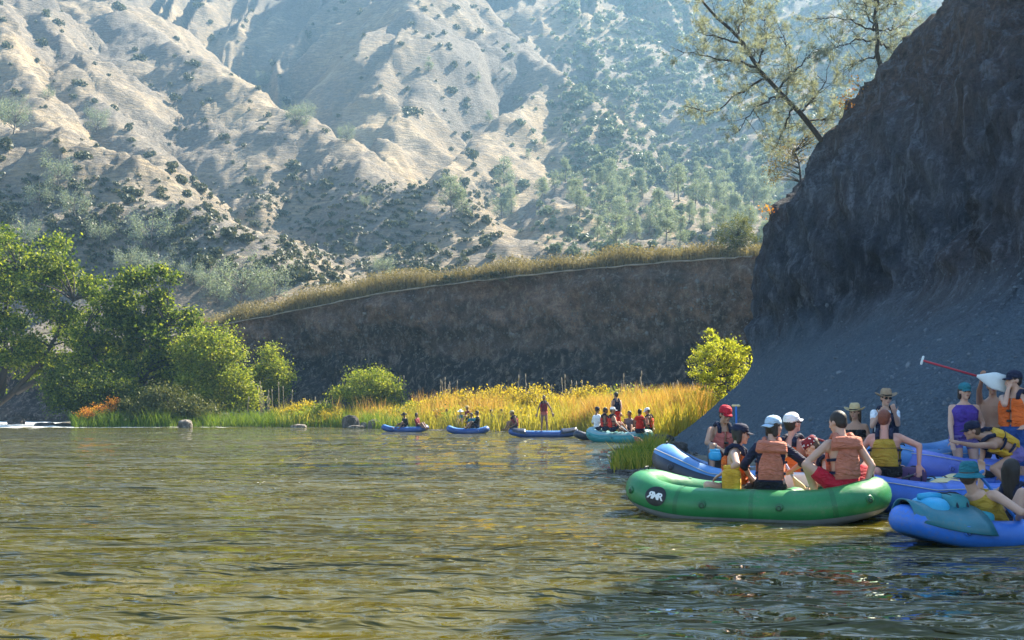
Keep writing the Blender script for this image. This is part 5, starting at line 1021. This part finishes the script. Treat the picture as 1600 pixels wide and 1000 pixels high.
# --- people across the river; backlit darkness is put into skin and clothes
FV = .024
def seated(label, u, v, d, az, lean=(0, 0, 1), **kw):
    p = D(u, v, d); a = math.radians(az); f = np.array((math.sin(a), math.cos(a), 0)); rr = np.array((math.cos(a), -math.sin(a), 0)); h = np.random.default_rng(int(u)); s0, s1 = h.uniform(.45, .75, 2)
    kw.setdefault('arms', tuple(p + f * h.uniform(.15, .4) + rr * sd * h.uniform(.05, .3) + (0, 0, h.uniform(.0, .25)) for sd in (-1, 1)))
    return person(label, p, az=az, U1=norm(np.array(lean) + (h.normal() * .08, h.normal() * .08, 0)), vox=FV, legs=(p + f * s0 - rr * .12 - (0, 0, .08), p + f * s1 + rr * .12 - (0, 0, .08)), kpoles=((0, 0, 1), (0, 0, 1)), head=az + h.uniform(-40, 40), hpitch=h.uniform(-20, 5), **kw)
seated('backlit dark toned paddler in a black hat slumped in the kayak by the tan rocks', 633, 667, 63, 230, (-.1, 0, 1), hat='sunhat', hatm='black', shirt='black', sleeves=.9, tone='brown')
seated('paddler in maroon top slumped beside the black hatted one', 653, 667, 63, 120, (-.15, -.1, 1), shirt='maroon', sleeves=.4, tone='brown', hstyle='bob')
seated('backlit dark figure perched on the end of a blue kayak', 746, 666, 58.4, 260, (-.08, 0, 1), shirt='black', sleeves=.9, tone='brown', hstyle='bob', H=1.75)
seated('person in a pale shirt sitting beside the perched dark figure', 738, 667, 58.9, 200, (0, 0, 1), shirt='teal', sleeves=.4, tone='brown', H=1.6)
seated('hatted person in maroon sitting upright on the bank among the yellow scrub', 731, 655, 67.8, 215, (-.1, 0, 1), hat='sunhat', hatm='straw', shirt='maroon', sleeves=.4, tone='brown')
seated('person in a pale sun hat low on the bank beside the kayak', 720, 661, 67.5, 180, hat='sunhat', hatm='white', shirt='teal', tone='tan')
seated('person bending over at the bank behind the two slumped paddlers', 670, 657, 72, 100, (.8, -.2, .7), shirt='black', sleeves=.4, tone='brown')
seated('dark haired person sitting in the reeds behind the blue kayaks', 685, 660, 71.5, 170, shirt='black', tone='brown', hstyle='bob')
seated('person in a backlit dark top sitting in the reeds with a raised knee', 697, 659, 71, 200, shirt='black', tone='brown', hat='cap', hatm='black')
seated('person in a backlit dark vest sitting deep in the yellow scrub', 768, 661, 66, 160, shirt='navy', tone='brown')
seated('person leaning out of the yellow scrub behind the long kayak', 780, 660, 65.5, 120, (.3, 0, 1), shirt='maroon', tone='tan', hstyle='bun')
seated('paddler in maroon life vest and pale cap sitting in the long kayak', 805, 668, 51.7, 250, (-.15, 0, 1), pfd='maroon', hat='cap', hatm='straw', tone='brown')
person('person in swimwear and maroon vest standing on the long blue kayak', D(850, 645, 51.5), az=200, vox=FV, arms=(D(865, 650, 51.3), D(839, 648, 51.4)), poles=((1, 0, -.2), (-1, 0, -.2)), legs=(D(855, 672, 51.5), D(846, 672, 51.5)), kpoles=((0, -1, .1), (0, -1, .1)), pfd='maroon', tone='brown', shorts='pink', slen=.12, H=1.72, fat=.95)
person('man in navy life jacket and red shorts standing in the teal raft', D(963, 645, 43.4), az=-20, vox=FV, head=-40, arms=(D(956, 652, 43.1), D(970, 650, 43.1)), legs=(D(959, 680, 43.4), D(967, 680, 43.4)), kpoles=((0, 1, .1), (0, 1, .1)), pfd='navy', tone='tan', shorts='red', slen=.8, H=1.72)
seated('person in a wide white sun hat and red life jacket in the teal raft', 957, 670, 42.6, 70, (0, 0, 1), hat='sunhat', hatm='white', pfd='red', tone='tan', arms=(D(972, 664, 42.3), D(970, 668, 42.2)))
seated('paddler in white and dark cap at the end of the teal raft', 933, 668, 43.6, 60, shirt='white', hat='cap', hatm='navy', tone='brown', sleeves=.4)
seated('dark haired paddler in red life jacket beside the wide hat', 945, 669, 43.3, 90, pfd='red', tone='brown')
seated('dark haired person low in the teal raft between the red jackets', 983, 674, 43.2, 190, shirt='grey', tone='brown')
seated('paddler in bright red life jacket with dark hair and back to the river', 1000, 672, 42.2, 10, pfd='red', tone='brown', pillow=True)
seated('paddler in pale cap and red life jacket at the far end of the teal raft', 1015, 670, 43.0, -60, pfd='red', hat='cap', hatm='white', tone='tan', arms=(D(1005, 668, 42.8), D(1022, 672, 42.8)))
